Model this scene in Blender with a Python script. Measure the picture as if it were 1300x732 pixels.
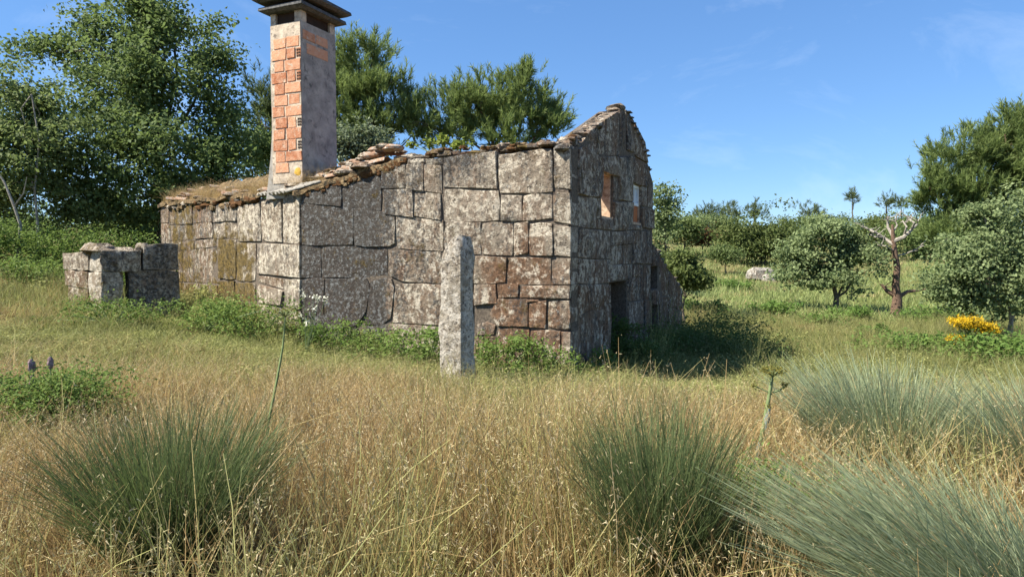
import bpy, math, random
import numpy as np
from mathutils import Vector, noise as mnoise

random.seed(7)
RNG = np.random.default_rng(11)
for o in list(bpy.data.objects):
    bpy.data.objects.remove(o)
S = bpy.context.scene
C = S.collection

# ------------------------------------------------------------------ camera
FPX = 850.0
PITCH = math.atan(43 / FPX)
CAM = Vector((0, 0, 1.6))
cd = bpy.data.cameras.new('camera')
cam = bpy.data.objects.new('camera', cd)
C.objects.link(cam)
cam.location = CAM
cam.rotation_euler = (math.pi / 2 - PITCH, 0, 0)
cd.sensor_width = 36
cd.lens = 36 * FPX / 1300
cd.clip_start = 0.05
cd.clip_end = 9000
S.camera = cam

# ------------------------------------------------------------------ sky, sun, exposure
SUN_EL = math.radians(50)
SUN_AZ = math.radians(-107)          # measured from +Y towards +X
w = bpy.data.worlds.new('World')
S.world = w
w.use_nodes = True
nt = w.node_tree
bg = nt.nodes['Background']
sky = nt.nodes.new('ShaderNodeTexSky')
sky.sky_type = 'NISHITA'
sky.sun_disc = False
sky.sun_elevation = SUN_EL
sky.sun_rotation = SUN_AZ
sky.altitude = 600
sky.air_density = 1.0
sky.dust_density = 0.1
sky.ozone_density = 3.0
tc = nt.nodes.new('ShaderNodeTexCoord')
mp = nt.nodes.new('ShaderNodeMapping')
mp.inputs['Rotation'].default_value = (0.3, 0.5, 0.6)
mp.inputs['Scale'].default_value = (1.6, 5.5, 5.0)
mp.inputs['Location'].default_value = (3.7, 1.9, .6)
nz = nt.nodes.new('ShaderNodeTexNoise')
nz.inputs['Scale'].default_value = 1.3
nz.inputs['Detail'].default_value = 7
nz.inputs['Roughness'].default_value = 0.62
nz.inputs['Distortion'].default_value = 0.5
rp = nt.nodes.new('ShaderNodeMapRange')
rp.inputs['From Min'].default_value = 0.50
rp.inputs['From Max'].default_value = 0.85
rp.inputs['To Max'].default_value = 0.3
mx = nt.nodes.new('ShaderNodeMix')
mx.data_type = 'RGBA'
mx.inputs['B'].default_value = (4.6, 5.2, 6.0, 1)
nt.links.new(tc.outputs['Generated'], mp.inputs['Vector'])
nt.links.new(mp.outputs[0], nz.inputs['Vector'])
nt.links.new(nz.outputs['Fac'], rp.inputs['Value'])
nt.links.new(rp.outputs[0], mx.inputs['Factor'])
hs = nt.nodes.new('ShaderNodeHueSaturation')
hs.inputs['Saturation'].default_value = 1.25
gm = nt.nodes.new('ShaderNodeGamma')
gm.inputs['Gamma'].default_value = 0.62
hs.inputs['Value'].default_value = 1.2
nt.links.new(sky.outputs[0], gm.inputs['Color'])
nt.links.new(gm.outputs[0], hs.inputs['Color'])
wb = nt.nodes.new('ShaderNodeMix')
wb.data_type = 'RGBA'
wb.blend_type = 'MULTIPLY'
wb.inputs['Factor'].default_value = 1.0
wb.inputs['B'].default_value = (.62, .84, 1.12, 1)
nt.links.new(hs.outputs[0], wb.inputs['A'])
nt.links.new(wb.outputs['Result'], mx.inputs['A'])
nt.links.new(mx.outputs['Result'], bg.inputs['Color'])
bg.inputs['Strength'].default_value = 0.102

sd = bpy.data.lights.new('sun', 'SUN')
sun = bpy.data.objects.new('sun', sd)
C.objects.link(sun)
sd.energy = 5.0
sd.angle = math.radians(0.6)
sd.color = (1.0, 0.93, 0.80)
sv = Vector((math.sin(SUN_AZ) * math.cos(SUN_EL), math.cos(SUN_AZ) * math.cos(SUN_EL), math.sin(SUN_EL)))
sun.rotation_euler = sv.to_track_quat('Z', 'Y').to_euler()
S.view_settings.view_transform = 'Standard'
S.view_settings.look = 'None'
S.view_settings.gamma = 1
S.view_settings.exposure = 1.32

# ------------------------------------------------------------------ helpers
FW = Vector((0, math.cos(PITCH), -math.sin(PITCH)))
UPV = Vector((0, math.sin(PITCH), math.cos(PITCH)))


def ray(px, py):
    return FW * FPX + Vector((1, 0, 0)) * (px - 650) + UPV * (366 - py)


def at(px, py, Y):
    d = ray(px, py)
    return CAM + d * (Y / d.y)


def on_plane(px, py, p0, n):
    d = ray(px, py)
    return CAM + d * ((p0 - CAM).dot(n) / d.dot(n))


# terrain heights: control points (x, y, z) of the surveyed slope
CTRL = []


def ctl(px, py, Y, drop=0.25):
    p = at(px, py, Y)
    CTRL.append((p.x, p.y, p.z - drop))


CTRL += [(0, 0, 0), (0, 3, 0), (-4, 4, .1), (4, 4, -.1), (0, -10, .4), (-12, -6, 1.0), (12, -6, -.4), (-7, 8, .2), (7, 8, -.45),
         (0.98, 11, -.5), (-1.5, 12, -.42), (-4.2, 13.4, -.15), (-10.2, 19.5, .3), (-6.7, 13.4, .2), (-9, 13, .42), (-13, 13, .9),
         (0, 7, -.12), (-18, 20, 1.5), (-25, 30, 2.0), (0, 25, 0), (-10, 32, 1.0), (-20, 9, 1.2), (-60, 40, 4.0), (-40, 90, 4),
         (0, 60, 1.5), (-80, -40, 5), (80, -40, -2), (0, -80, 2)]
for a in [(1000, 450, 14), (1290, 462, 14), (900, 384, 28), (950, 352, 45), (1130, 396, 30), (1062, 390, 30), (1283, 428, 20),
          (868, 418, 20.5), (785, 458, 13.5)]:
    ctl(*a)
for a in [(900, 318, 70), (905, 292, 110), (1010, 330, 70), (1150, 330, 90), (1250, 330, 60), (1150, 292, 125), (1300, 330, 110)]:
    ctl(*a, drop=0.0)
CTRL += [(0, 130, 6), (-60, 160, 8), (60, 220, 10), (0, 400, 9), (300, 300, 9), (-300, 300, 9), (300, 0, -2), (-300, 0, 8),
         (0, -300, 2), (200, 120, 4)]
CP = np.array(CTRL)
_d = np.sqrt(((CP[:, None, :2] - CP[None, :, :2]) ** 2).sum(-1) + 4.0)
_A = np.zeros((len(CP) + 1, len(CP) + 1))
_A[:-1, :-1] = _d
_A[:-1, -1] = 1
_A[-1, :-1] = 1
_W = np.linalg.solve(_A, np.append(CP[:, 2], 0))


def gz(x, y):
    x = np.atleast_1d(np.asarray(x, float))
    y = np.atleast_1d(np.asarray(y, float))
    r = np.sqrt(x * x + y * y)
    k = np.where(r > 500, 500 / np.maximum(r, 1e-6), 1.0)
    xx, yy = x * k, y * k
    out = np.zeros_like(xx)
    for i in range(0, len(xx), 20000):
        sl = slice(i, i + 20000)
        d = np.sqrt((xx[sl, None] - CP[None, :, 0]) ** 2 + (yy[sl, None] - CP[None, :, 1]) ** 2 + 4.0)
        out[sl] = d @ _W[:-1] + _W[-1]
    out += 0.05 * np.sin(x * 1.3 + 1) * np.cos(y * 1.1) * np.exp(-r / 40)
    return out


def gz1(x, y):
    return float(gz(x, y)[0])


WL = {}


def reg(o, label=None, cat=None, group=None, kind=None):
    if label: o['label'] = label
    if cat: o['category'] = cat
    if group: o['group'] = group
    if kind: o['kind'] = kind
    return o


def empty(name, loc, label, cat, group=None):
    o = bpy.data.objects.new(name, None)
    C.objects.link(o)
    o.location = loc
    o.empty_display_size = 0.2
    WL[o.name] = Vector(loc)
    return reg(o, label, cat, group)


def mesh_np(name, V, F, mat, attrs=None, smooth=False):
    V = np.asarray(V, np.float32).reshape(-1, 3)
    me = bpy.data.meshes.new(name)
    me.vertices.add(len(V))
    me.vertices.foreach_set('co', V.ravel())
    F = np.asarray(F, np.int32)
    k = F.shape[1]
    me.loops.add(F.size)
    me.loops.foreach_set('vertex_index', F.ravel())
    me.polygons.add(len(F))
    me.polygons.foreach_set('loop_start', np.arange(0, F.size, k, dtype=np.int32))
    if smooth:
        me.polygons.foreach_set('use_smooth', np.ones(len(F), bool))
    me.update(calc_edges=True)
    if attrs:
        for an, av in attrs.items():
            a = me.attributes.new(an, 'FLOAT', 'POINT')
            a.data.foreach_set('value', np.asarray(av, np.float32))
    if mat: me.materials.append(mat)
    return me


def link(name, me, loc, parent=None):
    """loc is a world position; the parents are never rotated."""
    o = bpy.data.objects.new(name, me)
    C.objects.link(o)
    loc = Vector(loc)
    if parent is not None:
        o.parent = parent
        o.location = loc - WL[parent.name]
    else:
        o.location = loc
    WL[o.name] = loc
    return o


def obj(name, V, F, mat, parent=None, origin=None, sharp=None, attrs=None, smooth=False):
    """mesh object from world-space vertices and mixed polygons"""
    V = [Vector(v) for v in V]
    if origin is None:
        origin = sum(V, Vector()) / len(V)
    origin = Vector(origin)
    me = bpy.data.meshes.new(name)
    me.from_pydata([v - origin for v in V], [], F)
    if mat: me.materials.append(mat)
    if sharp is not None:
        for p in me.polygons: p.use_smooth = True
        me.set_sharp_from_angle(angle=math.radians(sharp))
    me.update()
    if attrs:
        for an, av in attrs.items():
            a = me.attributes.new(an, 'FLOAT', 'POINT')
            a.data.foreach_set('value', np.asarray(av, np.float32))
    return link(name, me, origin, parent)


def obj_np(name, V, F, mat, parent=None, origin=(0, 0, 0), attrs=None, smooth=False):
    V = np.asarray(V).reshape(-1, 3) - np.array(origin)[None]
    return link(name, mesh_np(name, V, F, mat, attrs, smooth), origin, parent)


def box_vf(frame, u0, u1, v0, v1, w0, w1):
    P, eu, ev, ew = frame
    V = [P + eu * u + ev * v + ew * q for q in (w0, w1) for v in (v0, v1) for u in (u0, u1)]
    F = [(0, 2, 3, 1), (4, 5, 7, 6), (0, 1, 5, 4), (2, 6, 7, 3), (0, 4, 6, 2), (1, 3, 7, 5)]
    return V, F


def join_vf(parts):
    V, F = [], []
    for v, f in parts:
        n = len(V)
        V += list(v)
        F += [tuple(i + n for i in q) for q in f]
    return V, F


# ------------------------------------------------------------------ materials
class N:
    def __init__(s, name):
        s.m = bpy.data.materials.new(name)
        s.m.use_nodes = True
        s.t = s.m.node_tree
        s.b = s.t.nodes['Principled BSDF']
        s.out = s.t.nodes['Material Output']

    def n(s, typ, **kw):
        x = s.t.nodes.new('ShaderNode' + typ)
        for k, v in kw.items():
            if k in x.inputs:
                s.set(x.inputs[k], v)
            else:
                setattr(x, k, v)
        return x

    def set(s, inp, v):
        if hasattr(v, 'links') or hasattr(v, 'is_output'):
            s.t.links.new(v, inp)
        else:
            if isinstance(v, (tuple, list)) and inp.type == 'RGBA' and len(v) == 3: v = (*v, 1)
            inp.default_value = v

    def noise(s, vec, scale, detail=4, rough=.6, dist=0):
        x = s.n('TexNoise', Scale=scale, Detail=detail, Roughness=rough, Distortion=dist)
        s.set(x.inputs['Vector'], vec)
        return x.outputs['Fac']

    def rng(s, val, a, b, c=0., d=1.):
        x = s.n('MapRange')
        s.set(x.inputs['Value'], val)
        for k, v in (('From Min', a), ('From Max', b), ('To Min', c), ('To Max', d)): s.set(x.inputs[k], v)
        return x.outputs[0]

    def mix(s, f, a, b, bt='MIX'):
        x = s.n('Mix', data_type='RGBA', blend_type=bt)
        s.set(x.inputs['Factor'], f)
        s.set(x.inputs['A'], a)
        s.set(x.inputs['B'], b)
        return x.outputs['Result']

    def math(s, op, a, b=0.):
        x = s.n('Math', operation=op)
        s.set(x.inputs[0], a)
        s.set(x.inputs[1], b)
        return x.outputs[0]

    def pos(s):
        return s.n('NewGeometry').outputs['Position']

    def bump(s, h, strength=.5, dist=.02):
        x = s.n('Bump', Strength=strength, Distance=dist)
        s.set(x.inputs['Height'], h)
        s.set(s.b.inputs['Normal'], x.outputs[0])

    def final(s, col, rough=.9, spec=.2):
        s.set(s.b.inputs['Base Color'], col)
        s.set(s.b.inputs['Roughness'], rough)
        s.b.inputs['Specular IOR Level'].default_value = spec
        return s.m


def granite(name, base=(.33, .285, .228), pale=(.68, .605, .485)):
    """granite: pale crustose lichen, black lichen, iron stain, moss; the amounts are vertex attributes dk, ru, mo"""
    s = N(name)
    P = s.pos()
    A = lambda k: s.n('Attribute', attribute_name=k).outputs['Fac']
    dk, ru, mo = A('dk'), A('ru'), A('mo')
    rnd = s.n('ObjectInfo').outputs['Random']
    sc = lambda c, k: tuple(min(1, q * k) for q in c)
    grain = s.noise(P, 95, 2, .7)
    soft = s.noise(P, 5, 9, .74, .2)
    col = s.mix(s.rng(soft, .36, .64), sc(base, .62), sc(base, 1.35))
    col = s.mix(s.rng(grain, .40, .62, 0, .55), col, sc(base, .5))
    col = s.mix(s.rng(rnd, 0, 1, 0, .6), col, (base[0] * .7, base[1] * .62, base[2] * .54))
    big = s.noise(P, 1.3, 4, .6)
    # vertical wash marks
    mpn = s.n('Mapping')
    s.set(mpn.inputs['Vector'], P)
    mpn.inputs['Scale'].default_value = (1.8, 1.8, .42)
    n2 = s.noise(mpn.outputs[0], 3.4, 7, .7, .2)
    # iron / brown algae stain
    rr = s.rng(s.math('ADD', n2, s.math('MULTIPLY', ru, .30)), .52, .80)
    rc = s.mix(s.rng(s.noise(P, 15, 6, .7), .35, .65), (.075, .040, .024), (.25, .13, .07))
    col = s.mix(s.math('MULTIPLY', rr, .85), col, rc)
    # pale lichen crusts, soft edged, three sizes in one fractal
    q = s.noise(P, 7.5, 10, .80, .1)
    th = s.rng(big, .3, .7, .56, .44)
    th = s.math('ADD', th, s.math('MULTIPLY', dk, .05))
    th = s.math('ADD', th, s.math('MULTIPLY', ru, .04))
    pl = s.rng(s.math('SUBTRACT', q, th), -.015, .035)
    pc = s.mix(s.rng(grain, .38, .62), sc(pale, .75), pale)
    pc = s.mix(s.rng(dk, .2, .7, 0, .85), pc, (.22, .225, .22))
    col = s.mix(s.math('MULTIPLY', pl, .88), col, pc)
    # black lichen: broad dark skins with a ragged speckled border
    n3 = s.noise(P, 14, 8, .78, .2)
    n3b = s.noise(mpn.outputs[0], 1.9, 6, .66, .2)
    k = s.math('ADD', s.math('MULTIPLY', n3, .6), s.math('MULTIPLY', n3b, .4))
    k = s.math('ADD', k, s.math('MULTIPLY', dk, .20))
    kb = s.rng(k, .535, .60)
    col = s.mix(s.math('MULTIPLY', kb, .86), col, s.mix(grain, (.016, .015, .015), (.065, .062, .06)))
    sp = s.noise(P, 15, 7, .8, .2)
    col = s.mix(s.math('MULTIPLY', s.math('MULTIPLY', kb, s.rng(sp, .51, .58)), .75), col, s.mix(s.rng(grain, .4, .6), (.13, .135, .135), (.33, .34, .335)))
    # dark pits
    n5 = s.noise(P, 21, 7, .76)
    col = s.mix(s.rng(n5, .535, .615, 0, .9), col, s.mix(s.rng(soft, .4, .6), (.040, .032, .027), (.085, .062, .046)))
    # moss
    n4 = s.noise(P, 3.2, 8, .72, .2)
    mm = s.rng(s.math('ADD', n4, s.math('MULTIPLY', mo, .24)), .58, .70)
    mc = s.mix(s.rng(s.noise(P, 11, 8, .78), .38, .62), (.030, .023, .009), (.225, .155, .045))
    col = s.mix(s.math('MULTIPLY', mm, .9), col, mc)
    h = s.math('ADD', s.math('MULTIPLY', grain, .25), s.math('MULTIPLY', s.noise(P, 9, 9, .75), 1.5))
    h = s.math('ADD', h, s.math('MULTIPLY', s.math('MULTIPLY', mm, s.noise(P, 40, 3)), .9))
    s.bump(h, 1.0, .045)
    return s.final(col, .95, .1)


def simple(name, a, b, scale=20, rough=.85, bumps=.4, dist=.01, spots=None, spec=.2):
    s = N(name)
    P = s.pos()
    n = s.noise(P, scale, 5, .65)
    col = s.mix(s.rng(n, .35, .65), a, b)
    if spots:
        sc, lo, hi, c = spots
        col = s.mix(s.rng(s.noise(P, sc, 5, .68, .4), lo, hi), col, c)
    s.bump(s.noise(P, scale * 2, 5, .7), bumps, dist)
    return s.final(col, rough, spec)


def leafmat(name, a, b, trans=.35, rough=.62, spec=.15, c=None):
    """foliage: colour runs from a to b with the per-leaf tint"""
    s = N(name)
    at_ = s.n('Attribute', attribute_name='tint')
    oi = s.n('ObjectInfo')
    col = s.mix(at_.outputs['Fac'], a, b)
    if c is not None:
        col = s.mix(s.rng(at_.outputs['Fac'], .93, 1.0), col, c)
    col = s.mix(s.rng(oi.outputs['Random'], 0, 1, 0, .25), col, tuple(q * .7 for q in a))
    s.final(col, rough, spec)
    tr = s.n('BsdfTranslucent')
    s.set(tr.inputs['Color'], s.mix(.35, col, (.17, .23, .06)))
    ms = s.n('MixShader')
    s.set(ms.inputs[0], trans)
    s.t.links.new(s.b.outputs[0], ms.inputs[1])
    s.t.links.new(tr.outputs[0], ms.inputs[2])
    s.t.links.new(ms.outputs[0], s.out.inputs['Surface'])
    return s.m


def grassmat(name, dry1, dry2, gr1, gr2, trans=.3):
    s = N(name)
    ti = s.n('Attribute', attribute_name='green', attribute_type='INSTANCER').outputs['Fac']
    bt = s.n('Attribute', attribute_name='tint').outputs['Fac']
    rnd = s.n('ObjectInfo').outputs['Random']
    d = s.mix(bt, dry1, dry2)
    g = s.mix(bt, gr1, gr2)
    f = s.math('ADD', ti, s.math('MULTIPLY', s.math('SUBTRACT', bt, .5), .5))
    col = s.mix(s.rng(f, .3, .7), d, g)
    col = s.mix(s.rng(rnd, .3, 1, 0, .55), col, (.075, .065, .026))
    s.final(col, .6, .25)
    tr = s.n('BsdfTranslucent')
    s.set(tr.inputs['Color'], col)
    ms = s.n('MixShader')
    s.set(ms.inputs[0], trans)
    s.t.links.new(s.b.outputs[0], ms.inputs[1])
    s.t.links.new(tr.outputs[0], ms.inputs[2])
    s.t.links.new(ms.outputs[0], s.out.inputs['Surface'])
    return s.m


M_STONE = granite('granite_lichen')
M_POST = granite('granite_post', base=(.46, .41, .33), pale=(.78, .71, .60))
M_CORE = simple('earth_mortar', (.07, .056, .044), (.19, .155, .12), 25, .95, .8, .03)
M_RENDER = simple('cement_render', (.22, .205, .185), (.40, .37, .325), 4, .9, .8, .014, (5, .56, .70, (.10, .095, .088)))
M_PLASTER = simple('lime_plaster', (.36, .255, .175), (.54, .42, .31), 7, .9, .8, .015, (9, .52, .66, (.22, .15, .10)))
M_MORTAR = simple('chimney_mortar', (.33, .27, .21), (.58, .49, .385), 7, .9, .9, .016, (11, .56, .66, (.20, .16, .125)))
_s = N('orange_brick')
_P = _s.pos()
_r = _s.n('ObjectInfo').outputs['Random']
_c = _s.mix(_s.rng(_r, 0, 1), (.34, .125, .06), (.58, .30, .175))
_c = _s.mix(_s.rng(_s.noise(_P, 9, 7, .72), .42, .6, 0, .6), _c, (.60, .36, .24))
_c = _s.mix(_s.rng(_s.noise(_P, 6, 7, .75, .3), .56, .63, 0, .9), _c, (.50, .42, .33))
_c = _s.mix(_s.rng(_s.noise(_P, 14, 6, .75), .60, .68, 0, .8), _c, (.13, .09, .07))
_s.bump(_s.noise(_P, 16, 7, .75), .9, .02)
M_BRICK = _s.final(_c, .9, .12)
M_INSHADE = simple('inner_shade', (.03, .02, .015), (.05, .03, .02), 10)  # near-black colour standing in for the shade inside brick cells and smoke openings
M_CAP = simple('slate_cap', (.045, .047, .05), (.11, .11, .11), 14, .8, .6, .01, (25, .6, .7, (.24, .23, .21)))
M_SHEET = simple('fibre_cement', (.26, .24, .21), (.42, .39, .34), 10, .85, .6, .006, (9, .52, .62, (.09, .08, .065)))
M_ROOFSOIL = simple('mossy_roof', (.09, .055, .028), (.36, .26, .14), 14, .95, 1., .06, (7, .50, .58, (.055, .045, .03)))
M_TILE = simple('old_tile', (.22, .12, .075), (.36, .24, .16), 12, .85, .6, .008, (16, .5, .6, (.33, .31, .27)))
M_RUSTMOSS = simple('rusty_moss', (.055, .027, .012), (.17, .085, .032), 30, 1., 1., .04)
M_WOODW = simple('white_painted_wood', (.62, .64, .66), (.78, .79, .80), 15, .5, .3, .004)
M_WOODR = simple('red_brown_wood', (.35, .10, .035), (.46, .17, .06), 20, .6, .4, .004)
M_BARK = simple('bark', (.07, .058, .045), (.17, .145, .115), 16, .95, 1., .03)
M_PALEBARK = simple('pale_bark', (.17, .15, .125), (.36, .33, .285), 14, .9, .6, .02)
M_DEADWOOD = simple('dead_wood', (.11, .085, .065), (.33, .28, .225), 9, .9, .8, .02)
M_PINEBARK = simple('pine_bark', (.09, .06, .045), (.20, .13, .09), 14, .95, 1., .04)

s_ = N('window_glass')
s_.final((.55, .62, .70), .08, .6)
M_GLASS = s_.m

M_OAK = leafmat('oak_leaf', (.068, .115, .034), (.21, .275, .105), .45)
M_OAKPALE = leafmat('pale_oak_leaf', (.085, .13, .04), (.24, .29, .12), .45)
M_OAKGREY = leafmat('grey_oak_leaf', (.095, .14, .055), (.285, .345, .165), .45)
M_HOLM = leafmat('holm_leaf', (.07, .10, .028), (.17, .205, .07), .4)
M_PINE = leafmat('pine_needle', (.085, .135, .04), (.30, .37, .13), .42)
M_PINEDK = leafmat('dark_pine_needle', (.06, .085, .035), (.16, .20, .085), .35)
M_WILLOW = leafmat('grey_bush_leaf', (.12, .16, .085), (.27, .31, .20), .3)
M_BROWNLEAF = leafmat('brown_dead_leaf', (.07, .035, .015), (.17, .10, .045), .2)
M_VINE = leafmat('young_vine_leaf', (.16, .22, .03), (.32, .36, .08), .4)
M_HERB = leafmat('herb_leaf', (.07, .13, .022), (.21, .29, .075), .4)
M_BRACKEN = leafmat('bracken_leaf', (.07, .14, .028), (.18, .27, .065), .4)
M_BRAMBLE = leafmat('bramble_leaf', (.05, .09, .02), (.17, .23, .065), .35)
M_BROOM = leafmat('broom_stem', (.05, .076, .028), (.16, .205, .085), .3, .6, .2, (.22, .165, .09))
M_BROOMPALE = leafmat('pale_broom_stem', (.16, .205, .105), (.46, .52, .32), .4, .6, .2, (.34, .27, .16))
M_YELLOW = leafmat('yellow_flower', (.48, .30, .008), (.72, .50, .03), .3)
M_WHITEFL = leafmat('white_flower', (.6, .6, .5), (.8, .8, .7), .3)
M_UMBEL = leafmat('dry_umbel', (.10, .10, .02), (.24, .21, .05), .3)
M_STALK = simple('green_stalk', (.11, .155, .06), (.19, .24, .11), 20, .6, .2, .003)
M_STALKGLAUC = simple('glaucous_sheath', (.15, .19, .16), (.24, .28, .24), 14, .6, .2, .003)
M_PURPLE = simple('faded_purple_bract', (.13, .085, .095), (.26, .19, .19), 30, .8, .5, .01)
M_GRASS = grassmat('meadow_grass', (.27, .17, .070), (.66, .49, .235), (.115, .15, .034), (.45, .45, .17), .42)
M_SEED = grassmat('oat_seed', (.50, .40, .22), (.68, .58, .38), (.36, .34, .15), (.48, .44, .22), .35)
M_FARGRASS = grassmat('far_meadow_grass', (.42, .33, .16), (.58, .48, .26), (.20, .27, .075), (.43, .49, .20), .42)
M_BOULDER = granite('boulder_granite', base=(.33, .31, .27), pale=(.52, .49, .43))

# ------------------------------------------------------------------ ground
nA, nR = 260, 150
ang = np.linspace(0, 2 * np.pi, nA, endpoint=False)
rad = np.concatenate([[0.0], np.geomspace(.4, 5000, nR)])
gx = (rad[:, None] * np.sin(ang)[None]).ravel()
gy = (rad[:, None] * np.cos(ang)[None]).ravel()
gv = np.stack([gx, gy, gz(gx, gy)], 1)
ii = np.arange(nR)[:, None] * nA
jj = np.arange(nA)[None]
j2 = (jj + 1) % nA
gf = np.stack([ii + jj, ii + j2, ii + nA + j2, ii + nA + jj], -1).reshape(-1, 4)[:, ::-1]


def fbm(x, y, s=1.0, seed=0):
    x = np.asarray(x) * s
    y = np.asarray(y) * s
    o = np.zeros_like(x)
    a = 1.0
    r = np.random.default_rng(seed)
    for k in range(5):
        th = r.uniform(0, 6.28, 3)
        ph = r.uniform(0, 6.28, 3)
        for t, p in zip(th, ph):
            o += a / 3 * np.sin((x * np.cos(t) + y * np.sin(t)) * (1.7 ** k) + p)
        a *= .75
    return o


def sstep(v, a, b):
    t = np.clip((v - a) / (b - a), 0, 1)
    return t * t * (3 - 2 * t)


# house plan
fu = Vector((.91, -.415, 0)).normalized()        # along the front wall, towards the gable
gu = Vector((.415, .91, 0)).normalized()         # along the gable wall, away
PB = Vector((.98, 11, 0))
PA = PB - fu * 5.73
PL = at(204, 300, 19.5)
PL.z = 0
lu = (PA - PL).normalized()
NF = Vector((-.415, -.91, 0)).normalized()
NG = Vector((.91, -.415, 0)).normalized()
NL = Vector((lu.y, -lu.x, 0))
if NL.x > 0: NL = -NL
PE = PB + gu * 10.3


def seg_dist(x, y, a, b):
    ax, ay = a.x, a.y
    dx, dy = b.x - ax, b.y - ay
    t = np.clip(((x - ax) * dx + (y - ay) * dy) / (dx * dx + dy * dy), 0, 1)
    return np.hypot(x - ax - t * dx, y - ay - t * dy)


def house_dist(x, y):
    return np.minimum(np.minimum(seg_dist(x, y, PA, PB), seg_dist(x, y, PB, PE)), seg_dist(x, y, PL, PA))


HOUSE_POLY = [PL, PA, PB, PE, PE - fu * 4 + gu * 0, PL + gu * 3]


def inside(x, y, poly):
    c = np.zeros(np.shape(x), bool)
    for i in range(len(poly)):
        a, b = poly[i], poly[(i + 1) % len(poly)]
        cond = ((a.y > y) != (b.y > y)) & (x < (b.x - a.x) * (y - a.y) / (b.y - a.y + 1e-12) + a.x)
        c ^= cond
    return c


def greenness(x, y):
    n = fbm(x, y, .55, 3)
    n2 = fbm(x, y, 1.9, 5)
    g = .27 + .16 * n + .26 * n2
    g = g + .40 * sstep(y, 4.6, 9) * sstep(x, 7, -2)           # paler green slope on the left
    g = g + .75 * sstep(y, 7.5, 11.5) * sstep(x, 0.0, 3.5)          # green meadow
    hd = house_dist(x, y)
    g = g + .75 * sstep(hd, 3.8, 1.0)
    tan = sstep(fbm(x, y, .16, 9), .3, .9) * sstep(y, 14, 25)
    g = g - .45 * tan
    g = g - .35 * sstep(y, 36, 52)
    return np.clip(g, 0, 1)


s_ = N('field_soil')
P_ = s_.pos()
gr_ = s_.n('Attribute', attribute_name='green').outputs['Fac']
n_ = s_.noise(P_, 6, 6, .7)
n2_ = s_.noise(P_, 45, 4, .7)
dr_ = s_.mix(n2_, (.075, .05, .024), (.27, .19, .095))
gn_ = s_.mix(n2_, (.075, .092, .026), (.20, .21, .07))
c_ = s_.mix(s_.rng(s_.math('ADD', gr_, s_.math('MULTIPLY', s_.math('SUBTRACT', n_, .5), .8)), .25, .75), dr_, gn_)
s_.bump(s_.math('ADD', n2_, n_), .8, .05)
M_SOIL = s_.final(c_, 1.0, .05)
ground = obj_np('ground', gv, gf, M_SOIL, attrs={'green': greenness(gx, gy)}, smooth=True)
reg(ground, kind='structure')

# ------------------------------------------------------------------ stone blocks


def poly_stone(pts, frame, depth, mat, parent, dk=0., ru=0., mo=0., gap=-.008, bulge=.012, name='stone', rough=.009, seg=.24, off=0., stain=None):
    """one block: pts are (u, v) corners in the wall plane; frame = (P, eu, ev, n)"""
    P, eu, ev, n = frame
    pts = [Vector((a, b)) for a, b in pts]
    area = sum(pts[i].x * pts[(i + 1) % len(pts)].y - pts[(i + 1) % len(pts)].x * pts[i].y for i in range(len(pts)))
    if area < 0: pts.reverse()
    c = sum(pts, Vector((0, 0))) / len(pts)
    out = []
    for i, a in enumerate(pts):
        b = pts[(i + 1) % len(pts)]
        L = (b - a).length
        k = max(1, min(4, int(round(L / seg))))
        for q in range(k):
            p = a.lerp(b, q / k)
            j = Vector((random.uniform(-1, 1), random.uniform(-1, 1))) * rough
            d = (c - p)
            if q == 0:
                p = p + d.normalized() * random.choice((0, .005, .012, .035)) * random.uniform(.5, 1.2)   # worn corner
            p = p + d.normalized() * gap + j
            out.append(p)
    m = len(out)
    size = max((p - c).length for p in out)
    bev = min(.013, size * .10)
    R0, R1, R2, R3 = [], [], [], []
    tilt = (random.uniform(-.015, .015), random.uniform(-.015, .015))
    for p in out:
        d = (c - p)
        dn = d.normalized()
        f = off + bulge * random.uniform(-.6, 1.) + tilt[0] * (p.x - c.x) / max(size, .1) + tilt[1] * (p.y - c.y) / max(size, .1)
        R0.append((p, -depth))
        R1.append((p, f - bev * random.uniform(.5, 1.1)))
        R2.append((p + dn * bev * random.uniform(.5, 1.1), f))
        R3.append((p + d * .5, f + bulge * random.uniform(.0, 1.3)))
    ring = R0 + R1 + R2 + R3
    V = [P + eu * p.x + ev * p.y + n * w for p, w in ring]
    V.append(P + eu * c.x + ev * c.y + n * (off + bulge * random.uniform(.3, 1.3)))
    F = []
    right = eu.cross(ev).dot(n) > 0
    for r in range(3):
        for i in range(m):
            q = (r * m + i, r * m + (i + 1) % m, (r + 1) * m + (i + 1) % m, (r + 1) * m + i)
            F.append(q if right else q[::-1])
    for i in range(m):
        q = (3 * m + i, 3 * m + (i + 1) % m, 4 * m)
        F.append(q if right else q[::-1])
    back = tuple(range(m))
    F.append(back[::-1] if right else back)
    uvs = [p for p, w in ring] + [c]
    if stain:
        st = np.array([stain(p.x, p.y) for p in uvs]) + np.array([dk, ru, mo])
    else:
        st = np.tile(np.array([dk, ru, mo]), (len(uvs), 1))
    st = np.clip(st, 0, 1)
    return obj(name, V, F, mat, parent, sharp=34, attrs={'dk': st[:, 0], 'ru': st[:, 1], 'mo': st[:, 2]})


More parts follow.
